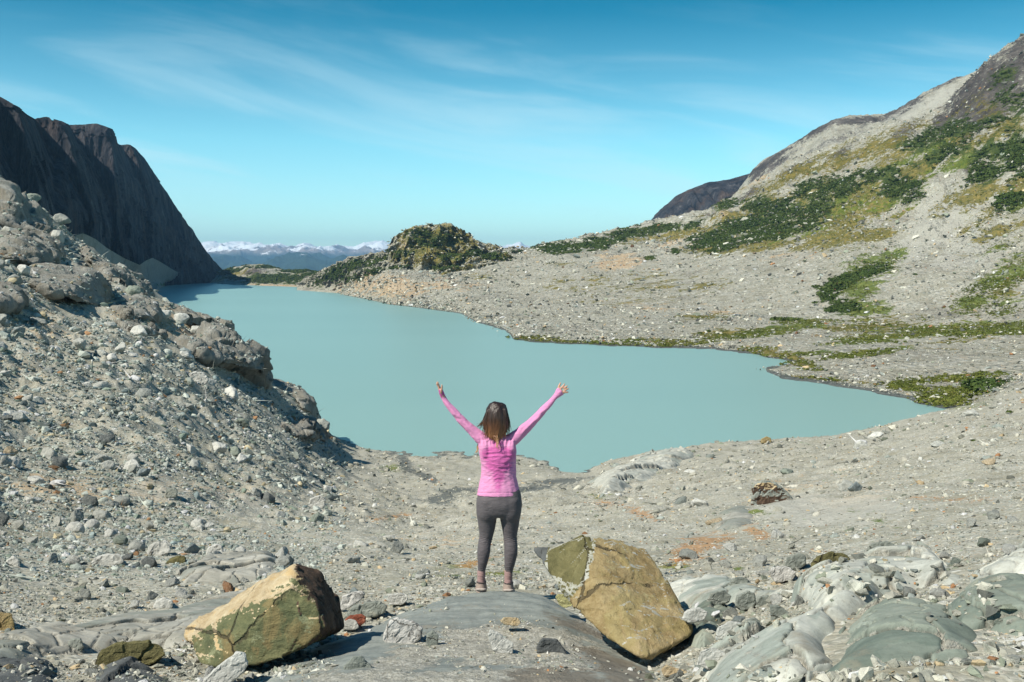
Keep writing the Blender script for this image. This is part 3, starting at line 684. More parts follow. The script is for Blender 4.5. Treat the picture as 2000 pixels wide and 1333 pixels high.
# ================================================================== ROCK MATERIALS
def rock_material(name, stops, grain=9.0, band=None, veins=0.0, lichen=None, bumpd=0.02, rough=0.88, layer=(1, 1, 1), blotch=None, spec=0.25):
    n = NT(name); p = n.coord('Object')
    q = n.mapping(p, layer)
    a = n.noise(q, grain * 0.28, 8, 0.68, 0.4); b = n.noise(q, grain * 1.7, 6, 0.75); c = n.noise(p, grain * 9, 3, 0.7)
    f = n.math('ADD', n.math('MULTIPLY', a, 0.55), n.math('ADD', n.math('MULTIPLY', b, 0.3), n.math('MULTIPLY', c, 0.15)))
    col = n.ramp(f, stops)
    h = n.math('ADD', n.math('MULTIPLY', a, 1.0), n.math('ADD', n.math('MULTIPLY', b, 0.7), n.math('MULTIPLY', c, 0.35)))
    if band:
        w = n.noise(n.mapping(p, band[1], band[2]), grain * 0.9, 7, 0.7, 0.6)
        col = n.mix(n.math('MULTIPLY', n.rng(w, 0.47, 0.60), 0.8), col, band[0]); h = n.math('ADD', h, n.math('MULTIPLY', w, 1.2))
    if blotch:
        col = n.mix(n.math('MULTIPLY', n.rng(n.noise(p, grain * 0.20, 7, 0.7, 1.0), 0.50, 0.57), blotch[1]), col, blotch[0])
    if lichen:
        col = n.mix(n.math('MULTIPLY', n.rng(n.noise(p, grain * 0.5, 8, 0.78), 0.57, 0.63), 0.8), col, lichen)
    if grain > 5:
        wp = n.t.nodes.new('ShaderNodeMixRGB'); wp.inputs[0].default_value = .10; n.put(wp.inputs[1], n.mapping(p, (1, .6, 1.3), (.5, .3, .9))); n.put(wp.inputs[2], n.noise(p, grain * .3, 6, .7, col=True))
        ck = n.rng(n.math('ADD', n.voro(wp.outputs[0], grain * .16, 'DISTANCE_TO_EDGE'), n.math('MULTIPLY', n.noise(p, grain * .2, 3, .6), .10)), 0.058, 0.044)
        col = n.mix(n.math('MULTIPLY', ck, 0.7), col, (0.04, 0.032, 0.02)); h = n.math('SUBTRACT', h, n.math('MULTIPLY', ck, 1.2))
    if veins:
        d = n.voro(n.mapping(n.math('ADD', 0, 0) if False else p, (1, 0.55, 1)), grain * 0.12, 'DISTANCE_TO_EDGE')
        wv = n.noise(p, grain * 0.16, 5, 0.6, 1.4)
        line = n.rng(n.math('ABSOLUTE', n.math('SUBTRACT', wv, 0.5)), 0.0045, 0.0015)
        col = n.mix(n.math('MULTIPLY', line, veins), col, (0.62, 0.62, 0.58))
        crack = n.rng(n.math('ABSOLUTE', n.math('SUBTRACT', n.noise(q, grain * 0.12, 8, 0.6, 0.8), 0.47)), 0.004, 0.0012)
        col = n.mix(n.math('MULTIPLY', crack, 0.75), col, (0.05, 0.05, 0.045)); h = n.math('SUBTRACT', h, n.math('MULTIPLY', crack, 1.0))
    return n.done(col, n.bump(h, bumpd, 0.9), rough, spec)
M_OCHRE = rock_material('ochre_crust_rock', [(0.34, (0.13, 0.092, 0.042)), (0.44, (0.25, 0.18, 0.082)), (0.54, (0.36, 0.275, 0.142)), (0.66, (0.47, 0.385, 0.23))], 11, blotch=((0.30, 0.255, 0.105), 0.4), lichen=(0.40, 0.34, 0.18), bumpd=0.035)
M_OLIVE = rock_material('olive_rock', [(0.34, (0.055, 0.052, 0.022)), (0.46, (0.115, 0.105, 0.045)), (0.56, (0.175, 0.155, 0.07)), (0.68, (0.28, 0.26, 0.14))], 12, bumpd=0.03)
M_GREENROCK = rock_material('green_mossy_rock', [(0.34, (0.050, 0.056, 0.030)), (0.45, (0.100, 0.110, 0.055)), (0.55, (0.160, 0.160, 0.078)), (0.68, (0.26, 0.235, 0.12))], 10, blotch=((0.30, 0.20, 0.085), 0.45), lichen=(0.25, 0.26, 0.15), bumpd=0.03, layer=(0.7, 1, 1.6))
M_CREAM = rock_material('cream_rock', [(0.34, (0.22, 0.15, 0.07)), (0.45, (0.40, 0.31, 0.19)), (0.57, (0.52, 0.44, 0.30)), (0.7, (0.62, 0.57, 0.46))], 9, blotch=((0.50, 0.33, 0.13), 0.5), bumpd=0.02)
M_BROWN_SHADE = rock_material('shaded_brown_rock', [(0.34, (0.035, 0.022, 0.014)), (0.47, (0.085, 0.055, 0.038)), (0.58, (0.15, 0.10, 0.07)), (0.7, (0.30, 0.22, 0.15))], 12, layer=(1.0, 3.2, 0.5), bumpd=0.04)  # brown rock darkened to carry painted shade on boulder faces
M_PALE = rock_material('pale_grey_rock', [(0.34, (0.30, 0.295, 0.27)), (0.47, (0.42, 0.415, 0.385)), (0.58, (0.52, 0.515, 0.48)), (0.7, (0.62, 0.61, 0.58))], 14, lichen=(0.24, 0.24, 0.22), bumpd=0.010)
M_RIM = rock_material('pale_rim_rock', [(0.36, (0.17, 0.155, 0.10)), (0.46, (0.34, 0.33, 0.27)), (0.58, (0.46, 0.455, 0.41)), (0.7, (0.56, 0.555, 0.52))], 16, lichen=(0.22, 0.20, 0.12), bumpd=0.02)
M_SPECK = rock_material('speckled_granite', [(0.38, (0.16, 0.155, 0.14)), (0.46, (0.42, 0.405, 0.38)), (0.58, (0.55, 0.535, 0.505)), (0.68, (0.64, 0.63, 0.60))], 30, bumpd=0.008)
M_GREYGREEN = rock_material('grey_green_rock', [(0.34, (0.12, 0.135, 0.12)), (0.47, (0.20, 0.215, 0.19)), (0.58, (0.28, 0.29, 0.255)), (0.7, (0.38, 0.38, 0.34))], 12, lichen=(0.33, 0.32, 0.26), bumpd=0.014)
M_SLATE_AND_SHADE = rock_material('dark_slate_and_shade', [(0.34, (0.045, 0.050, 0.052)), (0.47, (0.085, 0.09, 0.09)), (0.58, (0.13, 0.135, 0.13)), (0.7, (0.21, 0.21, 0.20))], 12, bumpd=0.014)  # real dark stones, and the painted shade on the ochre boulder's left lump
M_RED = rock_material('red_rock', [(0.34, (0.12, 0.035, 0.02)), (0.5, (0.24, 0.075, 0.045)), (0.66, (0.36, 0.16, 0.10))], 14, bumpd=0.012)
M_LIME = rock_material('lichened_rock', [(0.34, (0.25, 0.24, 0.10)), (0.5, (0.42, 0.40, 0.20)), (0.66, (0.55, 0.54, 0.36))], 14, lichen=(0.33, 0.34, 0.06), bumpd=0.012)
M_BLUFF = rock_material('bluff_rock', [(0.34, (0.11, 0.105, 0.092)), (0.44, (0.235, 0.228, 0.20)), (0.54, (0.35, 0.345, 0.31)), (0.68, (0.48, 0.475, 0.435))], 1.6, blotch=((0.27, 0.23, 0.165), 0.35), bumpd=0.5, layer=(1, 1, 0.6))
def smooth_rock(name, stops, vein, bumpd=0.012):
    """ice-polished bedrock: faint parallel foliation, a few quartz veins, hairline cracks, sand lying in hollows"""
    n = NT(name); p = n.pos()
    r = n.mapping(p, (0.55, 2.4, 2.4), (0, 0, math.radians(24)))
    a = n.noise(r, 1.6, 8, 0.62, 0.5); b = n.noise(p, 22, 5, 0.7); w = n.noise(r, 6.0, 6, 0.68, 0.3); c = n.noise(p, 1.1, 4, 0.5)
    f = n.math('ADD', n.math('MULTIPLY', a, 0.50), n.math('ADD', n.math('MULTIPLY', w, 0.28), n.math('MULTIPLY', b, 0.22)))
    col = n.ramp(f, stops)
    ce = n.attr('cell')
    col = n.mix(1.0, col, n.ramp(ce, [(0.0, (.92, .94, .90)), (0.3, (.74, .80, .76)), (0.5, (1.02, 1.02, .98)), (0.75, (1.18, 1.16, 1.10)), (1.0, (1.4, 1.38, 1.32))] if vein else [(0, (1, 1, 1)), (1, (1, 1, 1))]), 'MULTIPLY')
    st = n.noise(p, 3.2, 8, 0.72)
    col = n.mix(n.math('MULTIPLY', n.rng(st, 0.54, 0.66), 0.45), col, (0.24, 0.205, 0.15))
    col = n.mix(n.math('MULTIPLY', n.rng(n.noise(p, 55, 4, .75), 0.56, 0.66), 0.35), col, (0.09, 0.09, 0.08))
    crack = n.attr('crackf')
    col = n.mix(n.math('MULTIPLY', crack, 0.75), col, (0.05, 0.046, 0.038))
    sand = n.attr('sand'); sn = n.noise(p, 5, 7, 0.72)
    sm = n.rng(n.math('ADD', sand, n.math('MULTIPLY', n.math('SUBTRACT', sn, 0.5), 1.5)), 0.44, 0.60)
    vc = n.voro(p, 46, 'F1', 'Color'); sp = n.t.nodes.new('ShaderNodeSeparateColor'); n.link(vc, sp.inputs[0])
    sc_ = n.mix(0.55, n.ramp(n.noise(p, 8, 5, 0.7), [(0.3, (0.24, 0.22, 0.175)), (0.6, (0.37, 0.35, 0.295))]), n.ramp(sp.outputs[0], [(0, (0.17, 0.165, 0.14)), (0.5, (0.34, 0.33, 0.28)), (1, (0.52, 0.51, 0.46))]))
    col = n.mix(sm, col, sc_)
    br = n.attr('brown'); col = n.mix(n.rng(n.math('ADD', br, n.math('MULTIPLY', n.math('SUBTRACT', sn, 0.5), 1.2)), 0.4, 0.62, 0, 0.75), col, (0.15, 0.125, 0.095))
    h = n.math('ADD', n.math('ADD', a, n.math('MULTIPLY', w, 0.5)), n.math('ADD', n.math('MULTIPLY', b, 0.25), n.math('MULTIPLY', crack, -1.2)))
    nb = n.bump(h, bumpd, 0.8)
    nb = n.bump(n.math('MULTIPLY', n.math('ADD', n.math('MULTIPLY', n.voro(p, 61), -.5), n.math('MULTIPLY', n.noise(p, 34, 5, .8), 1.3)), sm), 0.014, 0.8, nb)
    return n.done(col, nb, 0.75, 0.25)
M_DOME = smooth_rock('polished_blue_grey_slab', [(0.34, (0.12, 0.132, 0.13)), (0.45, (0.19, 0.203, 0.198)), (0.55, (0.255, 0.268, 0.258)), (0.68, (0.36, 0.37, 0.35))], 0.15)
M_PALESLAB = smooth_rock('polished_pale_slab', [(0.34, (0.21, 0.215, 0.195)), (0.46, (0.32, 0.325, 0.30)), (0.57, (0.42, 0.425, 0.395)), (0.7, (0.52, 0.52, 0.49))], 0.25)
M_GREENSLAB = smooth_rock('polished_green_slab', [(0.34, (0.105, 0.125, 0.11)), (0.46, (0.155, 0.178, 0.155)), (0.57, (0.205, 0.228, 0.20)), (0.7, (0.29, 0.31, 0.275))], 0.22)
M_GREYSLAB = smooth_rock('polished_grey_slab', [(0.34, (0.18, 0.175, 0.155)), (0.46, (0.25, 0.245, 0.22)), (0.57, (0.32, 0.315, 0.29)), (0.7, (0.40, 0.395, 0.365))], 0.15)

def stone_material(name, by_object):
    n = NT(name); p = n.coord('Object') if by_object else n.pos()
    if by_object:
        oi = n.t.nodes.new('ShaderNodeObjectInfo'); base = oi.outputs['Color']
        p2 = n.t.nodes.new('ShaderNodeVectorMath'); p2.operation = 'ADD'; n.link(p, p2.inputs[0])
        mm = n.t.nodes.new('ShaderNodeCombineXYZ'); n.link(n.math('MULTIPLY', oi.outputs['Random'], 40.0), mm.inputs[0]); n.link(mm.outputs[0], p2.inputs[1]); p = p2.outputs[0]
        s = 2.4
    else:
        base = n.attr('tone', 'Color'); s = 5.0
    a = n.noise(p, s, 7, 0.68, 0.4); b = n.noise(p, s * 5, 5, 0.75)
    f = n.math('ADD', n.math('MULTIPLY', a, 0.6), n.math('MULTIPLY', b, 0.4))
    col = n.mix(1.0, base, n.ramp(f, [(0.3, (0.52, 0.52, 0.50)), (0.5, (1, 1, 1)), (0.72, (1.42, 1.40, 1.34))]), 'MULTIPLY')
    if by_object:
        wv = n.noise(n.mapping(p, (1, 1, 3)), s * 0.6, 6, 0.6, 1.2)
        col = n.mix(n.math('MULTIPLY', n.rng(n.math('ABSOLUTE', n.math('SUBTRACT', wv, 0.53)), 0.012, 0.004), 0.35), col, (0.6, 0.6, 0.56))
    return n.done(col, n.bump(f, 0.14 if by_object else 0.05, 0.8), 0.9, 0.22)
M_STONE = stone_material('loose_stone', True); M_GRAVEL = stone_material('gravel_stones', False)

# ================================================================== ROCK SHAPES
def remeshed(bm, voxel):
    me = bpy.data.meshes.new('tmp'); bm.to_mesh(me); bm.free()
    o = bpy.data.objects.new('tmp', me); COL.objects.link(o)
    m = o.modifiers.new('r', 'REMESH'); m.mode = 'VOXEL'; m.voxel_size = voxel
    dg = bpy.context.evaluated_depsgraph_get()
    out = bpy.data.meshes.new_from_object(o.evaluated_get(dg))
    bpy.data.objects.remove(o); bpy.data.meshes.remove(me)
    nv = len(out.vertices); ed = np.empty(len(out.edges) * 2, np.int64); out.edges.foreach_get('vertices', ed); ed = ed.reshape(-1, 2)
    lab = np.arange(nv)
    while True:                              # drop loose crumbs: keep the largest piece
        new = lab.copy(); np.minimum.at(new, ed[:, 0], lab[ed[:, 1]]); np.minimum.at(new, ed[:, 1], lab[ed[:, 0]])
        new = new[new]
        if (new == lab).all(): break
        lab = new
    big_ = np.bincount(lab).argmax()
    if (lab != big_).any():
        b = bmesh.new(); b.from_mesh(out); b.verts.ensure_lookup_table()
        bmesh.ops.delete(b, geom=[b.verts[i] for i in np.nonzero(lab != big_)[0]], context='VERTS'); b.to_mesh(out); b.free()
    return out
def mesh_arrays(me):
    co = np.empty(len(me.vertices) * 3); me.vertices.foreach_get('co', co); co = co.reshape(-1, 3)
    no = np.empty(len(me.vertices) * 3); me.vertices.foreach_get('normal', no); no = no.reshape(-1, 3)
    return co, no
def hull_bm(bm, points, bev=0.0):
    b2 = bmesh.new()
    for p in points: b2.verts.new(p)
    r = bmesh.ops.convex_hull(b2, input=b2.verts[:])
    junk = [g for g in r['geom_interior'] if isinstance(g, bmesh.types.BMVert)]
    if junk: bmesh.ops.delete(b2, geom=junk, context='VERTS')
    if bev: bmesh.ops.bevel(b2, geom=b2.edges[:], offset=bev, segments=2, profile=0.6, affect='EDGES')
    m = bpy.data.meshes.new('t'); b2.to_mesh(m); b2.free(); bm.from_mesh(m); bpy.data.meshes.remove(m)
def rough_rock(me, size, amp, seed, layer=None, step=0.0, fine=1.0):
    co, no = mesh_arrays(me)
    q = co / size
    d = amp * size * (0.7 * fbm(q * 2.2 + seed, 4) + 0.35 * (fbm(q * 5.5 + seed, 4, ridged=True) - 1) * 0.6 + 0.22 * fine * fbm(q * 16 + seed, 3))
    d = d + amp * size * (.55 * facets(q * 5 + seed, int(seed) % 9, .8) + .28 * facets(q * 12 + seed, int(seed) % 7 + 3, .8))
    if layer is not None:
        L = np.array(layer, float); L /= np.linalg.norm(L)
        s = (co @ L) / size * 9 + 1.2 * fbm(q * 2 + seed, 3)
        fr = s - np.floor(s)
        d = d - step * size * (sstep(0.0, 0.25, fr) * (1 - fr)) * (0.6 + 0.8 * perlin(np.stack([np.floor(s) * 3.1, q[:, 0], q[:, 1]], -1)))
    co = co + no * d[:, None]
    me.vertices.foreach_set('co', co.ravel().astype(np.float32)); me.update()
def hero(name, hulls, mats, label, voxel=0.012, amp=0.02, seed=1.0, layer=None, step=0.0, bev=0.012, cat='boulder', assign=None, group=None, kind=None, parts=None, flat=False):
    """a rock from convex lumps given by photo pixel and depth; origin at its foot"""
    bm = bmesh.new(); allp = []
    for h in hulls:
        pp = [P(*q) if not isinstance(q, Vector) else q for q in h]; allp += pp
        hull_bm(bm, pp, bev)
    c = sum(allp, Vector()) / len(allp); c.z = min(p.z for p in allp)
    bmesh.ops.translate(bm, verts=bm.verts[:], vec=-c)
    ext = max((a - b).length for a in allp for b in allp)
    me = remeshed(bm, voxel); me.name = name
    rough_rock(me, ext, amp, seed, layer, step)
    me.polygons.foreach_set('use_smooth', [not flat] * len(me.polygons))
    for m in (mats if isinstance(mats, (list, tuple)) else [mats]): me.materials.append(m)
    o = bpy.data.objects.new(name, me); COL.objects.link(o); o.location = c
    if assign:
        co, no = mesh_arrays(me)
        W_ = co + np.array(c); px, py, dep = pix(W_[:, 0], W_[:, 1], W_[:, 2])
        pc = np.empty(len(me.polygons) * 3); me.polygons.foreach_get('center', pc); pc = pc.reshape(-1, 3) + np.array(c)
        pn = np.empty(len(me.polygons) * 3); me.polygons.foreach_get('normal', pn); pn = pn.reshape(-1, 3)
        ppx, ppy, _ = pix(pc[:, 0], pc[:, 1], pc[:, 2])
        me.polygons.foreach_set('material_index', assign(ppx, ppy, pn, pc).astype(np.int32))
    return tag(o, label, cat, group, kind)

# --- bedrock the person stands on
def dome_fields(x, y, z):
    px, py, _ = pix(x, y, z)
    return dict(cell=0 * x, crackf=0 * x, sand=blobs(px, py, [(1000,1262,190,48,0,1.0), (1180,1240,90,22,24,.85), (800,1290,140,40,-22,.8), (720,1330,200,30,0,.8), (930,1330,240,30,0,.9), (1100,1300,120,34,0,.75)]),
                brown=blobs(px, py, [(1080,1325,110,26,0,1.0), (1220,1315,70,30,20,.9), (1130,1225,120,18,20,.7), (1190,1290,90,18,20,.8)]))
DM = [([(420,-2.9,3.6),(600,-2.3,3.6),(1000,-2.0,3.6),(1250,-2.2,3.6),(1400,-2.9,3.6)], 'zr'),
      ([(420,1480,4.6),(520,1400,4.8),(700,1372,5.0),(900,1362,5.0),(1100,1362,5.0),(1250,1372,5.0),(1330,1420,4.9),(1400,1500,4.8)], 'py'),
      ([(420,1420,5.4),(520,1335,5.8),(700,1282,6.3),(850,1262,6.6),(1000,1255,6.7),(1100,1262,6.6),(1200,1300,6.2),(1290,1338,5.8),(1340,1400,5.5),(1400,1440,5.4)], 'py'),
      ([(420,1400,5.7),(460,1340,6.1),(560,1292,6.9),(650,1254,7.5),(745,1216,8.1),(800,1192,8.35),(870,1169,8.7),(940,1157,8.9),(1000,1155,9.0),(1060,1163,8.9),(1130,1202,8.3),(1180,1236,7.7),(1270,1288,6.8),(1310,1335,6.2),(1400,1400,5.8)], 'py'),
      ([(420,-3.2,6.6),(560,-3.1,7.6),(745,-3.2,8.8),(870,-3.3,9.5),(1000,-3.35,9.8),(1060,-3.3,9.6),(1180,-3.1,8.4),(1310,-3.0,6.9),(1400,-3.0,6.5)], 'zr')]
DM = [([(a, b + CAMZ, c) for a, b, c in s], 'z') if m == 'zr' else (s, m) for s, m in DM]
def roughDM(X, Y, Z, t, px):
    return X, Y, Z + .010 * fbm(np.stack([(X * .9 - Y * .4) * 1.0, (X * .4 + Y * .9) * 7, 0 * X], -1), 3) + 0.022 * fbm(pts(X * 1.6, Y * 1.6), 4) + 0.006 * fbm(pts(X * 9, Y * 9, 3), 3)
dome, _ = loft('bedrock_dome', 420, 1400, 420, DM, 240, M_DOME, roughDM, dome_fields)
del dome['kind']
tag(dome, 'smooth blue-grey bedrock dome dusted with sand, the person stands on its top', 'rock slab')

# --- other slabs of ice-polished bedrock, low domes rising out of the gravel
def march(px, py):
    """where the pixel rays meet the smooth ground; D, ok"""
    px = np.atleast_1d(np.asarray(px, float)); py = np.atleast_1d(np.asarray(py, float))
    Ds = np.exp(np.linspace(math.log(4.5), math.log(230), 260))
    out = np.full(px.shape, np.nan); prev = np.full(px.shape, -1.0)
    b = -(py - 666.5) / FPX; kz = (-SP + b * CP) / (CP + b * SP); ku = ((px - 1000) / FPX) / (CP + b * SP)
    for i, D in enumerate(Ds):
        g = CAMZ + bilin(_Z2, np.full(px.shape, math.log(D)), ku, NL[0], NL[-1], NU[0], NU[-1])
        below = (CAMZ + kz * D) < g
        hit = below & np.isnan(out) & (i > 0)
        out[hit] = D
    # steps are 1.5 %: good enough for placing things, refine once
    return out, ku
def patch(name, outline, h, w, mat, label, res=0.012, amp=0.02, sand=(), brown=(), cat='rock slab', kind=None):
    ox = np.array([q[0] for q in outline], float); oy = np.array([q[1] for q in outline], float)
    D, ku = march(ox, oy); PX = ku * D; PY = D
    x0, x1, y0, y1 = PX.min() - .1, PX.max() + .1, PY.min() - .1, PY.max() + .1
    nx = int(min(520, max(24, (x1 - x0) / res))); ny = int(min(520, max(24, (y1 - y0) / res)))
    X, Y = np.meshgrid(np.linspace(x0, x1, nx), np.linspace(y0, y1, ny)); X = X.ravel(); Y = Y.ravel()
    dist = np.full(X.shape, 1e9); inside = np.zeros(X.shape, bool)
    n = len(PX)
    for i in range(n):
        ax, ay, bx, by = PX[i], PY[i], PX[(i + 1) % n], PY[(i + 1) % n]
        t = np.clip(((X - ax) * (bx - ax) + (Y - ay) * (by - ay)) / ((bx - ax) ** 2 + (by - ay) ** 2 + 1e-9), 0, 1)
        dist = np.minimum(dist, np.hypot(X - ax - t * (bx - ax), Y - ay - t * (by - ay)))
        cr = ((ay > Y) != (by > Y)) & (X < (bx - ax) * (Y - ay) / (by - ay + 1e-12) + ax); inside ^= cr
    d = np.where(inside, dist, -dist) + w * 0.35 * fbm(pts(X / (w * 2.2), Y / (w * 2.2), len(label)), 3)
    g = CAMZ + bilin(_Z2, np.log(np.maximum(Y, 4.5)), X / np.maximum(Y, 4.5), NL[0], NL[-1], NU[0], NU[-1])
    prof = np.where(d > 0, 1 - (1 - np.clip(d / w, 0, 1)) ** 2.6, d / w * 2.6)
    k_ = .62 / max(w, .2); ca, sa = math.cos(.5), math.sin(.5)
    xr, yr = X * ca - Y * sa, X * sa + Y * ca
    wx = .10 * fbm(pts(X * 3, Y * 3), 3)
    jo, je, jt = joints((xr + wx) * k_ * 1.05, (yr + wx) * k_ * .55, len(label))
    jo2, je2, jt2 = joints((xr + wx) * k_ * 3.1 + 5, (yr - wx) * k_ * 1.5, len(label) + 3)
    fol = fbm(np.stack([xr * 1.2, yr * 11, 0 * X], -1), 3)
    rel = .50 * jo - .38 * sstep(.06, .0, je) + .13 * jo2 * sstep(.45, .75, jt) - .16 * sstep(.10, .0, je2) * sstep(.45, .7, jt) + .035 * fol
    Z = g + h * (prof + rel * sstep(-.1, .35, prof)) - 0.02 + amp * .7 * fbm(pts(X / (w * 1.2), Y / (w * 1.2), 7), 4) * np.clip(prof + .3, 0, 1)
    idx = -np.ones(len(X), int); keep = d > -w * 0.28
    idx[keep] = np.arange(keep.sum())
    f = grid_faces(ny, nx); f = f[keep[f].all(1)]
    px, py, _ = pix(X, Y, Z)
    V = np.stack([X, Y, Z], -1)[keep]; c = V.mean(0); c[2] = V[:, 2].min()
    at = dict(cell=(.6 * jt + .4 * jt2)[keep], crackf=np.maximum(sstep(.05, .0, je), .7 * sstep(.07, .0, je2) * sstep(.45, .7, jt))[keep], sand=np.maximum(blobs(px, py, sand) if sand else 0 * X, .62 * sstep(.12, .0, je))[keep], brown=blobs(px, py, brown)[keep] if brown else np.zeros(keep.sum()))
    o = mesh_np(name, V - c, idx[f], mat, True, at); o.location = c
    return tag(o, label, cat, None, kind)
patch('rock_slab', [(-60,1330),(-60,1262),(80,1238),(190,1212),(300,1200),(360,1185),(430,1165),(500,1160),(560,1168),(640,1150),(640,1185),(520,1230),(380,1262),(250,1262),(120,1285)], .10, .30, M_GREYSLAB, 'long low grey slab sloping behind the tan and green boulder', sand=[(100,1290,120,20,-8,.8)])
patch('rock_slab', [(340,1120),(400,1096),(470,1086),(520,1092),(560,1108),(520,1128),(430,1140),(360,1142)], .16, .45, M_GREYSLAB, 'rounded grey slab half buried in gravel above the tan and green boulder')
patch('rock_slab', [(-40,1400),(-40,1296),(40,1298),(110,1306),(118,1336),(118,1400)], .09, .18, M_SLATE_AND_SHADE, 'flat dark slab in the bottom left corner of the photo', cat='rock slab')
patch('rock_slab', [(160,1380),(200,1322),(262,1297),(300,1310),(335,1334),(330,1400)], .10, .25, M_SLATE_AND_SHADE, 'dark grey wedge of slab below the brown half-buried rock')
patch('rock_slab', [(1590,1380),(1612,1290),(1628,1240),(1650,1208),(1690,1186),(1760,1178),(1830,1184),(1890,1205),(1918,1240),(1925,1290),(1900,1380)], .13, .34, M_GREENSLAB, 'large smooth grey-green slab with veins at lower right', sand=[(1740,1310,60,10,0,.6)])
patch('rock_slab', [(1330,1400),(1352,1320),(1400,1276),(1440,1250),(1520,1228),(1580,1212),(1640,1180),(1700,1150),(1740,1160),(1700,1186),(1650,1208),(1626,1240),(1606,1300),(1585,1400)], .15, .30, M_PALESLAB, 'white-grey polished slab running up beside the grey-green slab', sand=[(1480,1280,30,14,0,.6)])
patch('rock_slab', [(1590,1190),(1560,1160),(1620,1130),(1690,1108),(1760,1085),(1830,1098),(1900,1128),(1870,1148),(1790,1150),(1700,1172),(1640,1190)], .16, .32, M_PALESLAB, 'pale domed slab with a dark green stripe above the grey-green slab')
patch('rock_slab', [(1300,1172),(1300,1142),(1360,1136),(1440,1142),(1500,1150),(1560,1160),(1520,1176),(1440,1186),(1370,1190)], .10, .25, M_PALESLAB, 'flat pale blue-grey slab just right of the ochre boulder')
patch('rock_slab', [(1335,1250),(1345,1205),(1400,1182),(1440,1190),(1430,1215),(1400,1240),(1380,1290)], .12, .22, M_GREENSLAB, 'greenish slab tucked against the foot of the ochre boulder')
patch('rock_slab', [(1850,1240),(1830,1190),(1880,1160),(1940,1148),(2060,1150),(2120,1240),(2000,1250),(1930,1235)], .14, .28, M_GREENSLAB, 'green-grey slab at the right edge of the photo')
patch('rock_slab', [(1900,1128),(1940,1105),(2010,1095),(2100,1100),(2100,1145),(2000,1150),(1930,1140)], .16, .28, M_PALESLAB, 'pale slab at the right edge behind the broken rocks')
patch('rock_slab', [(1915,1400),(1930,1310),(1990,1290),(2080,1290),(2080,1400)], .16, .22, M_PALESLAB, 'pale slab in the bottom right corner of the photo')
patch('rock_slab', [(1150,948),(1240,905),(1290,885),(1330,880),(1360,890),(1300,925),(1230,948),(1180,965)], .55, 1.8, M_PALESLAB, 'pale cracked rock rib where the gravel meets the lake', res=.07, amp=.25)
patch('rock_slab', [(1400,1035),(1400,1005),(1430,990),(1470,995),(1480,1020),(1450,1042)], .14, .5, M_GREYSLAB, 'flat pale slab in the gravel left of the big sand patch', res=.05)

# --- the two big boulders
d0 = 6.75
def hero1_faces(px, py, n, c):
    # 0 green-brown front, 1 cream top, 2 brown right end with its shade put into the colour
    edge = np.interp(px, [356,362,375,416,440,498,530,569,580], [1262,1300,1262,1228,1213,1187,1166,1143,1130])
    m = np.zeros(len(px), int)
    wob = 6 * fbm(np.stack([px / 22, py / 22, np.zeros_like(px)], -1), 3)
    m[(py + wob < edge - 13) | (n[:, 2] > 0.80) | (px + wob < 376)] = 1
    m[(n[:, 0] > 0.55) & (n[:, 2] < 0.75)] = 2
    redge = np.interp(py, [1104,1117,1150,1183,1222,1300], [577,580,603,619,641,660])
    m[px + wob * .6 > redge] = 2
    return m
hero('boulder', [[(356,1228,6.9),(362,1246,6.75),(390,1297,6.45),(416,1226,6.62),(498,1186,6.55),(569,1144,6.5),(577,1104,6.85),(523,1126,7.05),(480,1157,7.15),(427,1183,7.1),
   (416,1306,6.4),(502,1297,6.4),(545,1286,6.4),(588,1267,6.42),(631,1232,6.45),(641,1222,6.48),(618,1183,6.5),
   (620,1117,6.95),(648,1162,7.1),(663,1168,7.25),(672,1228,7.2),(650,1232,6.75), (560,1150,7.6),(430,1200,7.5),(400,1250,7.3)]],
   [M_GREENROCK, M_CREAM, M_BROWN_SHADE], 'big wedge-shaped boulder with green-brown face and cream top leaning left of the slab', voxel=0.011, amp=0.016, seed=3.3, layer=(0.1, -0.3, 1), step=0.010, assign=hero1_faces, bev=0.012)
def hero2_faces(px, py, n, c):
    wob = 5 * fbm(np.stack([px / 18, py / 18, np.ones_like(px)], -1), 3)
    m = np.zeros(len(px), int)
    seam = np.interp(py, [1040,1050,1097,1130,1151,1175,1200], [1163,1161,1156,1147,1128,1112,1100])
    left = px + wob < seam
    m[left] = 1
    # white rim: seam, left edge and lower left corner
    lo = np.interp(px, [1057,1070,1100,1130,1150], [1098,1120,1134,1146,1150])
    rim = left & ((px + wob > seam - 6) | (py + wob > lo) | (px + wob < 1069))
    m[rim & (fbm(np.stack([px / 7, py / 7, np.zeros_like(px)], -1), 3) > -.22)] = 2
    m[(n[:, 2] > 0.8) & (n[:, 1] > -0.2)] = 2
    m[px < np.interp(py, [1060, 1072, 1112], [1072, 1070, 1062])] = 3  # left lump coloured dark to stand for its shade
    return m
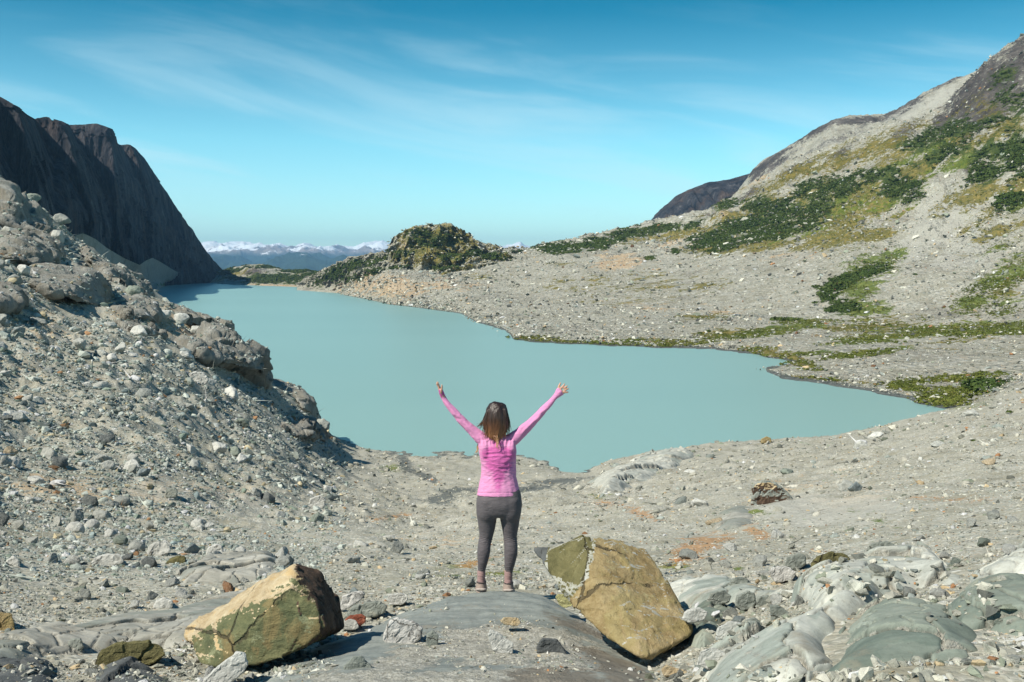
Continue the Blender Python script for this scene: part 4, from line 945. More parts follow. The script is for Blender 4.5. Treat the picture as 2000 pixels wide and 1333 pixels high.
hero('boulder', [[(1160,1050,7.25),(1174,1049,7.3),(1192,1057,7.3),(1231,1060,7.35),(1262,1071,7.35),(1272,1100,7.25),(1284,1130,7.15),(1312,1154,7.05),(1336,1194,6.85),(1352,1229,6.7),(1347,1240,6.62),(1272,1292,6.35),(1260,1284,6.3),(1211,1262,6.4),(1164,1227,6.6),(1131,1196,6.8),(1106,1161,6.98),(1118,1150,6.95),(1150,1110,7.0),
      (1180,1055,7.75),(1255,1078,7.8),(1300,1150,7.65),(1335,1215,7.35),(1290,1262,7.05),(1200,1220,7.2),(1140,1160,7.45)],
   [(1152,1047,7.32),(1136,1046,7.35),(1122,1060,7.32),(1101,1068,7.3),(1068,1074,7.3),(1057,1098,7.2),(1073,1124,7.1),(1106,1163,7.0),(1130,1160,6.98),(1150,1125,7.05),(1158,1080,7.2),(1150,1055,7.8),(1075,1080,7.75),(1085,1125,7.6)],
   [(1040,1072,7.75),(1072,1069,7.65),(1066,1110,7.5),(1090,1075,7.9),(1110,1120,7.7)]],
   [M_OCHRE, M_OLIVE, M_RIM, M_SLATE_AND_SHADE], 'big leaning ochre boulder with white-rimmed olive lobe, right of the person', voxel=0.011, amp=0.014, seed=8.1, assign=hero2_faces, bev=0.010)

# ---------------------------------------------------------------- generic stones
def proto_mesh(name, seed, kind):
    r = np.random.default_rng(seed)
    n = {'angular': 13, 'slabby': 12, 'round': 19}[kind]
    v = r.normal(size=(n, 3)); v /= np.linalg.norm(v, axis=1)[:, None]
    v *= r.uniform(0.78, 1.0, (n, 1)) if kind != 'round' else r.uniform(0.92, 1.0, (n, 1))
    v *= {'angular': (1, .8, .72), 'slabby': (1, .75, .42), 'round': (1, .85, .68)}[kind]
    v[:, 2] = np.maximum(v[:, 2], -0.45)
    bm = bmesh.new(); hull_bm(bm, [Vector(q) for q in v], 0.035 if kind != 'round' else 0.08)
    bmesh.ops.translate(bm, verts=bm.verts[:], vec=(0, 0, 0.36 if kind != 'slabby' else 0.25))
    me = remeshed(bm, 0.075); me.name = name
    rough_rock(me, 2.0, 0.026, seed * 1.7)
    me.polygons.foreach_set('use_smooth', [True] * len(me.polygons))
    me.materials.append(M_STONE)
    return me
PROTO = {k: [proto_mesh('boulder', i + 10 * j, k) for i in range(1, 7)] for j, k in enumerate(('angular', 'slabby', 'round'))}
def stone(px, py, wpx, hpx, kind, col, label, cat='stone', k=0, rot=None, mat=None, deep=0.1, sc=None, group=None, base=None, yawtilt=0.0, name=None):
    """a loose stone whose foot shows at px, py"""
    if base is None:
        o_ = Vector((0, 0, CAMZ)); d = (P(px, py, 10) - o_).normalized()
        ok, loc, nrm, *_ = SC.ray_cast(DG, o_, d)
        if not ok: return None
    else: loc = Vector(base)
    D = loc.y; s = D / FPX
    o = bpy.data.objects.new(name or ('boulder' if wpx * s > 0.45 else 'stone'), PROTO[kind][k % 6]); COL.objects.link(o)
    hx = wpx * s / 2; hz = hpx * s / (1.15 if kind != 'slabby' else 0.75)
    dep = hx * (0.9 if sc is None else sc)
    o.scale = (hx, dep, hz); o.rotation_euler = (yawtilt, 0, 0)
    a = (RNG.uniform(-.5, .5) if rot is None else rot)
    o.rotation_euler = (RNG.uniform(-.12, .12), RNG.uniform(-.12, .12), a) if rot is None else rot if isinstance(rot, tuple) else (0, 0, rot)
    o.location = loc + Vector((0, dep * 0.5, -deep * hz))
    o.color = (*col, 1)
    if mat: o.data = o.data.copy(); o.data.materials[0] = mat
    return tag(o, label, cat, group)
bpy.context.view_layer.update(); DG = bpy.context.evaluated_depsgraph_get()
# ---------------------------------------------------------------- rocks of their own shape near the camera
def prism(face, back, d, thick, wob=0.0):
    """front outline (px, py[, D]) plus a smaller outline behind it"""
    pts3 = [(q[0], q[1], q[2] if len(q) > 2 else d) for q in face]
    cx = sum(q[0] for q in pts3) / len(pts3); cy = sum(q[1] for q in pts3) / len(pts3)
    return pts3 + [(cx + (q[0] - cx) * back, cy + (q[1] - cy) * back, q[2] + thick) for q in pts3]
def cut(face, label, mat, d, thick=.25, back=.8, **kw):
    if d > 9:                                # far ones: stand on the ground where their foot shows
        lo_ = max(face, key=lambda q: q[1]); Dm, _ = march([lo_[0]], [lo_[1] - 1])
        if not np.isnan(Dm[0]): thick *= Dm[0] / d; kw['voxel'] = kw.get('voxel', .01) * Dm[0] / d; kw['bev'] = kw.get('bev', .012) * Dm[0] / d; d = float(Dm[0])
    kw.setdefault('voxel', 0.010); kw.setdefault('amp', 0.020); kw.setdefault('flat', True); kw.setdefault('bev', .005)
    o = hero(kw.pop('name', 'stone'), [prism(face, back, d, thick)], mat, label, cat=kw.pop('cat', 'stone'), **kw)
    return o
cut([(748,1245),(760,1212),(775,1206),(812,1216),(826,1226),(822,1246),(806,1262),(780,1264),(752,1256)], 'speckled white block resting on the sandy slab below the person', M_SPECK, 6.72, .22, seed=1.2)
cut([(830,1262),(834,1238),(845,1231),(856,1240),(856,1262),(845,1266)], 'small blue-grey shard standing beside the speckled white block', M_GREYGREEN, 6.62, .08, seed=2.2, voxel=.007)
cut([(952,1240),(957,1228),(975,1238),(1002,1256),(1003,1287),(975,1283),(962,1270)], 'pale upright triangular flake in the middle of the sandy slab', M_PALE, 6.25, .10, seed=3.7, voxel=.007)
cut([(1048,1262),(1060,1246),(1088,1247),(1094,1258),(1096,1272),(1108,1278),(1100,1290),(1060,1288),(1048,1278)], 'dark grey chunk with a pale top at the right of the sandy slab', M_SLATE_AND_SHADE, 6.28, .16, seed=4.1)
cut([(976,1214),(984,1206),(1012,1206),(1018,1216),(1010,1224),(984,1220)], 'flat yellow-tan stone at the top of the sandy slab', M_CREAM, 7.0, .10, seed=4.6, voxel=.007)
cut([(668,1340),(670,1300),(690,1282),(706,1282),(726,1300),(738,1340)], 'grey-green stone with dark right side standing at the lower edge left of centre', M_GREYGREEN, 5.75, .22, seed=5.9)
cut([(392,1350),(400,1325),(440,1290),(465,1272),(478,1276),(484,1296),(478,1312),(440,1345),(400,1360)], 'long pale grey rock wedged below the tan and green boulder', M_PALE, 5.95, .20, seed=6.3)
cut([(186,1300),(196,1268),(230,1256),(290,1252),(318,1262),(326,1280),(300,1296),(250,1300),(216,1322),(190,1322)], 'brown half-buried rock left of the tan and green boulder', M_OLIVE, 6.5, .30, seed=7.3)
cut([(-26,1256),(-22,1206),(0,1196),(22,1200),(29,1222),(28,1248),(14,1256)], 'rust-brown boulder cut by the left edge of the photo', M_OCHRE, 7.6, .35, seed=8.2, name='boulder', cat='boulder')
cut([(122,1280),(128,1262),(138,1248),(158,1246),(163,1262),(158,1284),(140,1290),(128,1288)], 'pale green angular stone on the long low grey slab', M_GREYGREEN, 7.0, .14, seed=9.4)
cut([(663,1186),(668,1166),(690,1156),(708,1154),(714,1160),(706,1172),(686,1184),(668,1194)], 'white rock behind the right end of the tan and green boulder', M_SPECK, 8.6, .25, seed=10.1)
cut([(672,1204),(690,1186),(715,1176),(740,1176),(756,1184),(750,1198),(720,1206),(690,1210)], 'mossy grey-green rock beside the white rock', M_GREYGREEN, 8.4, .35, seed=11.1)
cut([(672,1212),(684,1201),(706,1199),(716,1206),(714,1216),(704,1224),(690,1222)], 'brick-red stone between the tan and green boulder and the slab', M_RED, 8.0, .14, seed=12.5, voxel=.008)
cut([(664,1228),(668,1216),(684,1208),(696,1212),(702,1226),(688,1232)], 'small pale stone in front of the brick-red stone', M_PALE, 7.9, .12, seed=13.5, voxel=.008)
cut([(754,1172),(758,1162),(780,1158),(796,1162),(798,1172),(786,1182),(762,1182)], 'pale tan block behind the left edge of the dome', M_PALE, 9.0, .18, seed=13.9, voxel=.009)
cut([(1084,1166),(1090,1160),(1108,1162),(1117,1172),(1118,1184),(1102,1188),(1092,1182)], 'small lichen-yellow stone wedged against the ochre boulder', M_LIME, 7.95, .10, seed=14.4, voxel=.007)
cut([(1290,1308),(1300,1298),(1326,1310),(1344,1312),(1336,1322),(1296,1322)], 'flat pale stone with an orange stain in the shade below the ochre boulder', M_CREAM, 5.95, .12, seed=15.4, voxel=.008)
cut([(1466,990),(1470,948),(1484,940),(1510,942),(1536,958),(1550,975),(1545,984),(1500,992),(1474,994)], 'large angular grey boulder with undercut shade in its colour on the right moraine', [M_GREYGREEN, M_CREAM, M_BROWN_SHADE], 42, 2.2, .8, seed=16.2, voxel=.05, amp=.02, bev=.05, name='boulder', cat='boulder',
    assign=lambda px, py, n, c: np.where(n[:, 2] < -0.05, 2, np.where((py > 970 + (px - 1480) * .08) & (px > 1478) & (n[:, 2] < .45), 2, np.where((np.hypot((px - 1495) / 22, (py - 950) / 7) < 1), 1, 0))))  # underside and lower face coloured dark, painting the shade of an undercut
cut([(1580,1118),(1588,1094),(1620,1078),(1650,1080),(1660,1092),(1668,1110),(1640,1122),(1600,1128)], 'tan striped angular rock above the pale domed slab', M_OLIVE, 9.4, .5, seed=17.1, voxel=.014)
cut([(1530,1112),(1536,1088),(1560,1080),(1575,1086),(1576,1104),(1556,1116)], 'grey triangular rock left of the tan striped rock', M_GREYGREEN, 9.8, .35, seed=17.8, voxel=.014)
cut([(1436,1186),(1438,1164),(1460,1154),(1474,1158),(1478,1178),(1470,1190),(1450,1194)], 'grey-brown block in the rubble between the pale slabs', M_GREYGREEN, 7.1, .22, seed=18.8)
cut([(1474,1186),(1480,1166),(1500,1162),(1512,1172),(1506,1188),(1490,1192)], 'small dark green rock beside the grey-brown block', M_GREYGREEN, 7.1, .2, seed=19.3)
cut([(1505,1215),(1504,1182),(1520,1182),(1545,1200),(1556,1220),(1540,1224),(1520,1222)], 'pale green split flake leaning against a tan block', M_GREYGREEN, 6.3, .12, seed=20.3, voxel=.008)
cut([(1538,1198),(1544,1178),(1566,1174),(1588,1186),(1594,1204),(1580,1216),(1560,1216)], 'tan block behind the pale green split flake', M_PALE, 6.5, .2, seed=21.3)
cut([(1396,1250),(1400,1226),(1424,1212),(1446,1216),(1456,1232),(1450,1246),(1420,1252)], 'hollowed pale flake on the slab right of the ochre boulder', M_PALE, 6.0, .16, seed=22.3)
cut([(1452,1240),(1454,1212),(1474,1206),(1490,1218),(1480,1232),(1466,1242)], 'grey-green split stone beside the hollowed pale flake', M_GREYGREEN, 6.1, .14, seed=23.3, voxel=.008)
cut([(1496,1238),(1506,1226),(1530,1222),(1552,1230),(1556,1242),(1520,1250)], 'flat brown-grey stone lying on the white-grey slab', M_OLIVE, 5.9, .14, seed=23.9, voxel=.008)
cut([(1905,1262),(1918,1226),(1950,1222),(1972,1240),(1966,1290),(1940,1300),(1916,1290)], 'brown-grey cracked block between the two green slabs', M_GREYGREEN, 5.15, .3, seed=24.3)
cut([(1950,1090),(1958,1070),(1985,1062),(2010,1066),(2016,1086),(1990,1096),(1962,1100)], 'grey angular rock at the right edge above the pale slabs', M_GREYGREEN, 8.6, .4, seed=25.3, voxel=.014)
cut([(1970,1262),(1976,1236),(2010,1226),(2040,1240),(2040,1280),(1990,1284)], 'pale broken block cut by the right edge of the photo', M_PALE, 5.0, .3, seed=26.1)
cut([(1500,1120),(1508,1108),(1535,1106),(1556,1118),(1548,1134),(1515,1138)], 'bright white stone above the rubble right of the ochre boulder', M_SPECK, 8.2, .25, seed=27.3, voxel=.012)
cut([(1424,1142),(1430,1130),(1450,1126),(1464,1134),(1460,1146),(1436,1148)], 'flat grey stone on top of an orange one beside the bright white stone', M_GREYGREEN, 8.0, .2, seed=28.3, voxel=.012)
cut([(1436,1152),(1440,1144),(1470,1140),(1484,1148),(1476,1156),(1450,1158)], 'orange-tan flat stone at the end of the flat pale blue-grey slab', M_CREAM, 7.9, .16, seed=28.9, voxel=.012)
cut([(1485,866),(1486,858),(1496,852),(1506,856),(1508,864),(1498,868)], 'orange-brown boulder on the rim above the lake', M_OCHRE, 97, 1.2, .7, seed=29.3, voxel=.06, bev=.05, name='boulder', cat='boulder')
for ol, lb, mt, d_, tk, sd in (
  ([(1360,1300),(1366,1272),(1392,1262),(1418,1276),(1424,1300),(1396,1312)], 'pale broken block in the corner below the ochre boulder', M_PALE, 5.6, .2, 41),
  ([(1420,1330),(1428,1304),(1456,1296),(1476,1310),(1470,1334),(1440,1340)], 'grey block at the lower edge below the ochre boulder', M_GREYGREEN, 5.2, .2, 42),
  ([(1640,1150),(1652,1128),(1690,1120),(1722,1132),(1714,1152),(1670,1160)], 'flat pale flake lying across the pale domed slab', M_PALE, 7.6, .3, 43),
  ([(1730,1140),(1744,1124),(1780,1122),(1796,1136),(1776,1150),(1744,1152)], 'grey-green flake on the crown of the pale domed slab', M_GREYGREEN, 7.6, .25, 44),
  ([(1808,1176),(1816,1154),(1850,1146),(1876,1158),(1868,1178),(1830,1186)], 'tilted dark flake above the right end of the big green slab', M_SLATE_AND_SHADE, 6.8, .2, 45),
  ([(1868,1216),(1878,1192),(1908,1184),(1930,1196),(1926,1216),(1890,1224)], 'tan-grey chunk behind the cracked block at lower right', M_OLIVE, 5.9, .22, 46),
  ([(1925,1196),(1936,1172),(1972,1168),(1996,1184),(1984,1204),(1944,1208)], 'flat pale slab fragment on the green-grey slab at the right edge', M_PALE, 6.0, .24, 47),
  ([(1330,1210),(1340,1192),(1366,1186),(1384,1196),(1378,1212),(1350,1218)], 'pale chip beside the lower right corner of the ochre boulder', M_PALE, 6.6, .16, 48),
  ([(1380,1176),(1388,1158),(1414,1152),(1430,1164),(1424,1178),(1396,1184)], 'grey angular stone at the near edge of the flat blue-grey slab', M_GREYGREEN, 7.4, .18, 49),
  ([(1560,1150),(1570,1132),(1600,1126),(1622,1138),(1612,1152),(1580,1158)], 'pale wedge of rock at the left tip of the pale domed slab', M_PALE, 7.7, .22, 50),
  ([(1590,1250),(1598,1228),(1626,1222),(1640,1236),(1630,1254),(1606,1260)], 'pale angular block on the left edge of the big green slab', M_PALE, 5.7, .16, 51),
  ([(1500,1300),(1508,1276),(1540,1266),(1566,1280),(1558,1302),(1524,1310)], 'broad pale block sitting on the white-grey polished slab', M_PALE, 5.4, .22, 52),
  ([(1800,1112),(1812,1092),(1846,1086),(1872,1098),(1864,1116),(1826,1122)], 'long grey rock on the far side of the pale domed slab', M_GREYGREEN, 8.3, .3, 53),
  ([(1690,1078),(1700,1062),(1730,1056),(1752,1066),(1744,1080),(1710,1086)], 'low grey rock at the edge of the gravel above the pale domed slab', M_GREYGREEN, 10.5, .3, 54)):
    cut(ol, lb, mt, d_, tk, seed=sd * 1.13, voxel=.009)
# rocks of the left slope
cut([(362,742),(365,731),(380,725),(398,728),(410,740),(404,752),(388,757),(370,750)], 'large smooth pale boulder alone on the left scree slope', M_PALE, 88, 1.6, .7, seed=30.2, voxel=.05, bev=.12, name='boulder', cat='boulder')
cut([(348,850),(356,840),(368,838),(376,850),(372,860),(356,858)], 'rounded grey-green boulder in the middle of the left scree slope', M_GREYGREEN, 55, .8, .7, seed=31.2, voxel=.03, bev=.05, name='boulder', cat='boulder')
cut([(322,972),(324,956),(340,952),(346,958),(346,970),(332,974)], 'blocky grey boulder with a black shaded end above the stream', M_GREYGREEN, 31, .6, .8, seed=32.2, voxel=.02, bev=.02, name='boulder', cat='boulder')
cut([(600,994),(606,974),(628,966),(636,976),(634,992),(616,998)], 'tan cube-like boulder beside the stream at the end of the scree', M_PALE, 30, .6, .8, seed=33.2, voxel=.02, bev=.02, name='boulder', cat='boulder')
cut([(286,1086),(290,1066),(306,1058),(326,1058),(334,1070),(330,1082),(306,1088)], 'big pale angular boulder standing in the lower left rubble', M_PALE, 15.6, .5, .8, seed=34.2, voxel=.016, bev=.02, name='boulder', cat='boulder')
cut([(400,1086),(404,1070),(420,1063),(434,1066),(438,1082),(424,1090)], 'pale wedge boulder at the end of the rounded grey slab', M_PALE, 15.2, .45, .8, seed=35.2, voxel=.016, bev=.02, name='boulder', cat='boulder')
cut([(172,1108),(184,1090),(212,1080),(236,1084),(244,1098),(232,1108),(200,1114)], 'broad pale boulder with dark right flank in the lower left rubble', M_PALE, 14.2, .6, .8, seed=36.2, voxel=.018, bev=.02, name='boulder', cat='boulder')
cut([(320,1104),(330,1092),(352,1084),(364,1088),(362,1102),(340,1110)], 'tan-grey boulder leaning on the rounded grey slab', M_OLIVE, 13.6, .5, .8, seed=37.2, voxel=.016, bev=.02, name='boulder', cat='boulder')
cut([(298,1190),(304,1172),(322,1166),(338,1174),(338,1188),(318,1194)], 'pale rounded stone on the far edge of the long low grey slab', M_PALE, 9.3, .35, .8, seed=38.2, voxel=.012)
cut([(8,1110),(14,1094),(26,1084),(38,1096),(38,1110),(24,1116)], 'pale pyramid-shaped stone near the left edge of the rubble', M_PALE, 13.6, .3, .8, seed=38.9, voxel=.014)
# bluffs of bedrock on the left slope: outlines laid on the ground, then raised from it
def bluff(outline, label, seed, amp=.035, voxel=.2, bulge=1.6, thick=.09, mat=None, sub_=(), dfix=None):
    rest_ = None
    hulls = []
    for ol in (outline,) + tuple(sub_):
        D, _ = march([q[0] for q in ol], [min(q[1] + 6, 900) for q in ol]); md = np.nanmedian(D)
        D = np.where(np.isnan(D), dfix or np.nanmedian(D), D); D = np.clip(D, md * .90, md * 1.06)
        s = np.ptp([q[0] for q in ol]) * md / FPX
        cx = sum(q[0] for q in ol) / len(ol); cy = sum(q[1] for q in ol) / len(ol)
        h = [(q[0], q[1], d - .1 * bulge) for q, d in zip(ol, D)]
        h += [(cx + (q[0] - cx) * .62, cy + (q[1] - cy) * .62, d - bulge * .8) for q, d in zip(ol, D)]
        h += [(cx + (q[0] - cx) * .9, q[1] + 6, d * (1 + thick)) for q, d in zip(ol, D)]
        hulls.append(h)
    return hero('rock_outcrop', hulls, mat or M_BLUFF, label, voxel=voxel, amp=amp, seed=seed, layer=(0.3, 0.2, 1), step=.014, bev=.35, cat='rock outcrop')
bluff([(352,678),(365,655),(400,640),(440,640),(470,655),(500,678),(518,700),(530,730),(522,752),(490,742),(455,722),(420,712),(380,706),(360,695)], 'dark rounded bluff bulging from the crest of the left slope above the lake', 2.0, bulge=4.6)
hero('rock_outcrop', [[(505,756,115),(540,780,116),(572,800,116),(600,822,116),(628,842,116),(516,740,120),(540,741,121),(565,751,121),(592,758,121),(612,774,121),(622,800,121),(632,838,120),(520,742,128),(590,760,129),(614,778,129),(634,850,127)],
   [(573,765,118),(590,756,119),(608,770,119),(618,792,119),(620,815,118),(590,800,115),(580,785,116),(606,772,127)], [(600,832,113),(628,838,114),(650,858,114),(640,872,111),(610,856,111),(648,862,120)]], M_BLUFF,
   'dark shaded bluff with a blocky top at the lake end of the crest', voxel=.16, amp=.022, seed=4.0, layer=(.3, .2, 1), step=.014, bev=.25, cat='rock outcrop')
bluff([(560,832),(590,824),(620,836),(640,852),(636,862),(600,854),(575,846)], 'low brown rock hump at the water edge below the blocky bluff', 5.0, voxel=.12, bulge=1.0)
bluff([(46,548),(56,526),(90,516),(150,524),(196,530),(212,556),(222,590),(195,602),(150,590),(100,584),(66,568)], 'big smooth pale rock dome with a shaded right flank high on the left slope', 6.0, voxel=.16, bulge=3.0, amp=.02)
bluff([(150,474),(175,484),(205,505),(240,530),(270,552),(292,575),(302,598),(280,602),(245,580),(215,556),(180,520),(158,498)], 'cracked bedrock rib running down the crest of the left slope', 7.0, bulge=2.2, voxel=.22)
bluff([(-30,395),(0,352),(24,372),(60,410),(90,440),(125,462),(128,480),(100,486),(60,470),(20,450),(-30,440)], 'broken rocky shoulder at the top of the left slope below the cliffs', 8.0, amp=.05, bulge=2.6, voxel=.26)
bluff([(0,500),(6,474),(50,458),(90,470),(122,498),(110,518),(70,520),(20,518)], 'mottled rock shoulder between the top rocks and the smooth dome', 9.0, voxel=.2, bulge=2.4)
bluff([(215,604),(240,586),(285,592),(310,606),(304,624),(262,624),(230,616)], 'dark ledge just under the cracked rib on the left slope', 9.7, voxel=.14, bulge=1.4)
bluff([(236,640),(262,628),(300,632),(308,644),(280,652),(250,650)], 'small dark ledge in the sandy part of the left slope', 10.7, voxel=.1, bulge=.9)
bluff([(330,600),(352,604),(390,618),(420,626),(452,640),(430,650),(390,640),(350,622)], 'mossy brown ledge along the crest between the rib and the dark bluff', 11.7, voxel=.16, bulge=1.2)
bluff([(-20,575),(0,560),(40,566),(58,580),(40,600),(0,606),(-20,600)], 'brown rock ledge at the left edge of the photo under the smooth dome', 12.7, voxel=.14, bulge=1.2)
bluff([(530,836),(556,826),(600,836),(628,850),(618,866),(580,858),(548,848)], 'smooth grey-brown ledge low on the scree beside the water', 13.7, voxel=.12, bulge=.8)
bpy.context.view_layer.update(); DG = bpy.context.evaluated_depsgraph_get()

# ---------------------------------------------------------------- loose stones: the largest as things, the rest as one gravel
PAL = {'pale grey': (0.50,0.50,0.465), 'light grey': (0.40,0.405,0.37), 'mid grey': (0.28,0.29,0.265), 'blue-grey': (0.24,0.275,0.275), 'grey-green': (0.215,0.245,0.205), 'dark grey': (0.13,0.14,0.135), 'tan': (0.42,0.34,0.23), 'rust-brown': (0.30,0.165,0.09)}
PN = list(PAL); PCOL = np.array([PAL[k] for k in PN])
SLABPOLY = [[(440,1400),(560,1292),(745,1215),(940,1155),(1060,1163),(1180,1240),(1310,1400)], [(1590,1400),(1628,1240),(1690,1186),(1830,1184),(1918,1240),(1925,1400)],
            [(1390,1400),(1440,1268),(1580,1215),(1640,1185),(1650,1208),(1606,1300),(1595,1400)], [(1600,1185),(1690,1108),(1760,1085),(1900,1128),(1790,1150),(1640,1190)],
            [(0,1325),(0,1262),(190,1212),(360,1185),(500,1160),(520,1230),(380,1262)], [(1500,1180),(1310,1145),(1500,1150),(1550,1160)], [(355,1300),(355,1228),(577,1104),(672,1228)], [(1057,1100),(1070,1070),(1160,1045),(1265,1070),(1350,1235),(1270,1292)]]
def inpoly(x, y, poly):
    r = np.zeros(x.shape, bool); n = len(poly)
    for i in range(n):
        (ax, ay), (bx, by) = poly[i], poly[(i + 1) % n]
        r ^= ((ay > y) != (by > y)) & (x < (bx - ax) * (y - ay) / (by - ay + 1e-12) + ax)
    return r
def scatter(N, seed, pmin, pmax, alpha):
    """N stones; apparent size from pmin to pmax photo pixels, power law"""
    r = np.random.default_rng(seed)
    px = r.uniform(-420, 2420, N); py = r.uniform(330, 1480, N)
    D, ku = march(px, py)
    u = r.uniform(0, 1, N)
    s = (pmin ** (-alpha) + u * (pmax ** (-alpha) - pmin ** (-alpha))) ** (-1 / alpha)
    left = sstep(800, 560, px) * sstep(1250, 1020, py)
    dens = 0.72 + 0.28 * left + 0.25 * sstep(1050, 1180, py) * (1 - left)
    clump = fbm(np.stack([px / 90, py / 45, np.full(N, seed * 1.0)], -1), 3)
    dens = dens * (0.75 + 0.9 * clump)
    sandy = blobs(px, py, [(1650,1000,170,26,-4,.95), (1560,985,110,20,-10,.9), (350,650,150,24,18,.6), (470,702,50,18,30,.7), (420,965,190,22,3,.55), (930,900,200,34,2,.75), (1000,925,200,26,2,.7)])
    dens = dens * (1 - sandy)
    dens = np.where((s > 17) & (left < .5) & (py < 1130), dens * .45, dens)
    keep = (r.uniform(0, 1, N) < dens) & ~np.isnan(D)
    for poly in SLABPOLY: keep &= ~inpoly(px, py, poly)
    keep &= ~((np.abs(px - 965) < 120) & (py > 700) & (py < 1150) & (s > 22))
    px, py, D, ku, s, left = (a[keep] for a in (px, py, D, ku, s, left))
    D = D * r.uniform(.995, 1.005, len(D))
    x = ku * D; z = ground_z(x, D)
    ok = z > 0.15
    return px[ok], py[ok], x[ok], D[ok], z[ok], (s * D / FPX)[ok], s[ok], left[ok], r
def low_protos(kind, n, seed):
    out = []
    r = np.random.default_rng(seed)
    for i in range(n):
        k = 11 if kind == 'angular' else 16
        v = r.normal(size=(k, 3)); v /= np.linalg.norm(v, axis=1)[:, None]; v *= r.uniform(.75, 1, (k, 1))
        v *= (1, .78, .62) if kind == 'angular' else (1, .85, .72)
        bm = bmesh.new()
        for q in v: bm.verts.new(q)
        res = bmesh.ops.convex_hull(bm, input=bm.verts[:]); junk = [g for g in res['geom_interior'] if isinstance(g, bmesh.types.BMVert)]
        if junk: bmesh.ops.delete(bm, geom=junk, context='VERTS')
        if kind == 'round': bmesh.ops.bevel(bm, geom=bm.edges[:], offset=.12, segments=1, affect='EDGES')
        bmesh.ops.triangulate(bm, faces=bm.faces[:]); bm.verts.index_update()
        V = np.array([q.co[:] for q in bm.verts]); F = np.array([[w.index for w in f.verts] for f in bm.faces]); bm.free()
        out.append((V, F))
    return out
LOWA = low_protos('angular', 12, 4); LOWR = low_protos('round', 8, 6)
def rotm(r, n, tilt):
    a = r.uniform(0, 2 * np.pi, n); tx = r.normal(0, tilt, n); ty = r.normal(0, tilt, n)
    ca, sa = np.cos(a), np.sin(a); z = np.zeros(n); o = np.ones(n)
    Rz = np.stack([ca, -sa, z, sa, ca, z, z, z, o], -1).reshape(n, 3, 3)
    Rx = np.stack([o, z, z, z, np.cos(tx), -np.sin(tx), z, np.sin(tx), np.cos(tx)], -1).reshape(n, 3, 3)
    Ry = np.stack([np.cos(ty), z, np.sin(ty), z, o, z, -np.sin(ty), z, np.cos(ty)], -1).reshape(n, 3, 3)
    return Rz @ Rx @ Ry
def merge_stones(name, X, Y, Z, size, cols, protos, r, mat, label, sink=.12, tilt=.35, flat=(.6, 1.1)):
    n = len(X); sc = np.stack([size / 2 * r.uniform(.8, 1.2, n), size / 2 * r.uniform(.7, 1.1, n), size / 2 * r.uniform(*flat, n)], -1)
    R = rotm(r, n, tilt); which = r.integers(0, len(protos), n)
    Vs, Fs, Cs, off = [], [], [], 0
    for k, (V, F) in enumerate(protos):
        ix = np.nonzero(which == k)[0]
        if not len(ix): continue
        v = np.einsum('nij,nkj->nki', R[ix], V[None] * sc[ix][:, None, :])
        v += np.stack([X[ix], Y[ix], Z[ix] + sc[ix, 2] * sink], -1)[:, None, :]
        nv = len(V)
        Vs.append(v.reshape(-1, 3)); Fs.append((F[None] + (off + np.arange(len(ix)) * nv)[:, None, None]).reshape(-1, 3)); Cs.append(np.repeat(cols[ix], nv, 0)); off += nv * len(ix)
    o = mesh_np(name, np.concatenate(Vs), np.concatenate(Fs), mat, False, dict(tone=np.concatenate(Cs)))
    o['kind'] = 'stuff'; o['label'] = label
    return o
def tones(r, n, left):
    p = np.array([.20, .27, .19, .09, .09, .09, .055, .015]); c = PCOL[r.choice(8, n, p=p)]
    cool = np.array([.97, 1.04, 1.02]); warm = np.array([1.04, 1.0, .92])
    return np.minimum(.50, c * np.where(left[:, None] > .5, cool, warm) * r.uniform(.62, 1.22, (n, 1)))
px, py, X, Y, Z, S, sp, left, r = scatter(520000, 21, 3.2, 14, 1.7)
lf = left > .5
merge_stones('gravel', X[lf], Y[lf], Z[lf], S[lf] * 1.1, tones(r, lf.sum(), left[lf]), LOWR, r, M_GRAVEL, 'loose grey stones and cobbles covering the left slope')
merge_stones('gravel', X[~lf], Y[~lf], Z[~lf], S[~lf], tones(r, (~lf).sum(), left[~lf]), LOWA, r, M_GRAVEL, 'loose angular gravel covering the moraine', flat=(.35, .9))
px, py, X, Y, Z, S, sp, left, r = scatter(22000, 22, 13, 50, 1.9)
order = np.argsort(-sp * np.where((px > -20) & (px < 2020) & (py < 1345), 1, .1))
NBIG = 232
big, rest = order[:NBIG], order[NBIG:]
merge_stones('cobbles', X[rest], Y[rest], Z[rest], S[rest], tones(r, len(rest), left[rest]), [LOWA[0], LOWA[3], LOWR[1], LOWR[2], LOWA[5], LOWR[4]], r, M_GRAVEL, 'scattered larger cobbles among the gravel')
LAND = [((520,1240),'near the tan and green boulder'), ((1200,1180),'around the ochre boulder'), ((965,1150),'behind the person'), ((150,1120),'in the lower left rubble'), ((120,1280),'beside the long grey slab'), ((400,740),'on the bare left slope'), ((130,700),'on the upper left scree'), ((120,860),'on the left scree slope'), ((420,880),'in the middle of the scree slope'), ((650,930),'at the foot of the scree slope'), ((330,1010),'above the stream on the left'), ((700,1060),'between stream and slab'), ((1150,1010),'on the gravel right of the person'), ((1450,1100),'in the rubble above the pale slabs'), ((1700,1040),'below the big sand patch'), ((1900,960),'on the far right moraine'), ((1500,930),'near the undercut boulder'), ((1750,860),'on the rim above the lake'), ((1800,1230),'among the right-hand slabs'), ((1450,1230),'right of the ochre boulder')]
recs = []
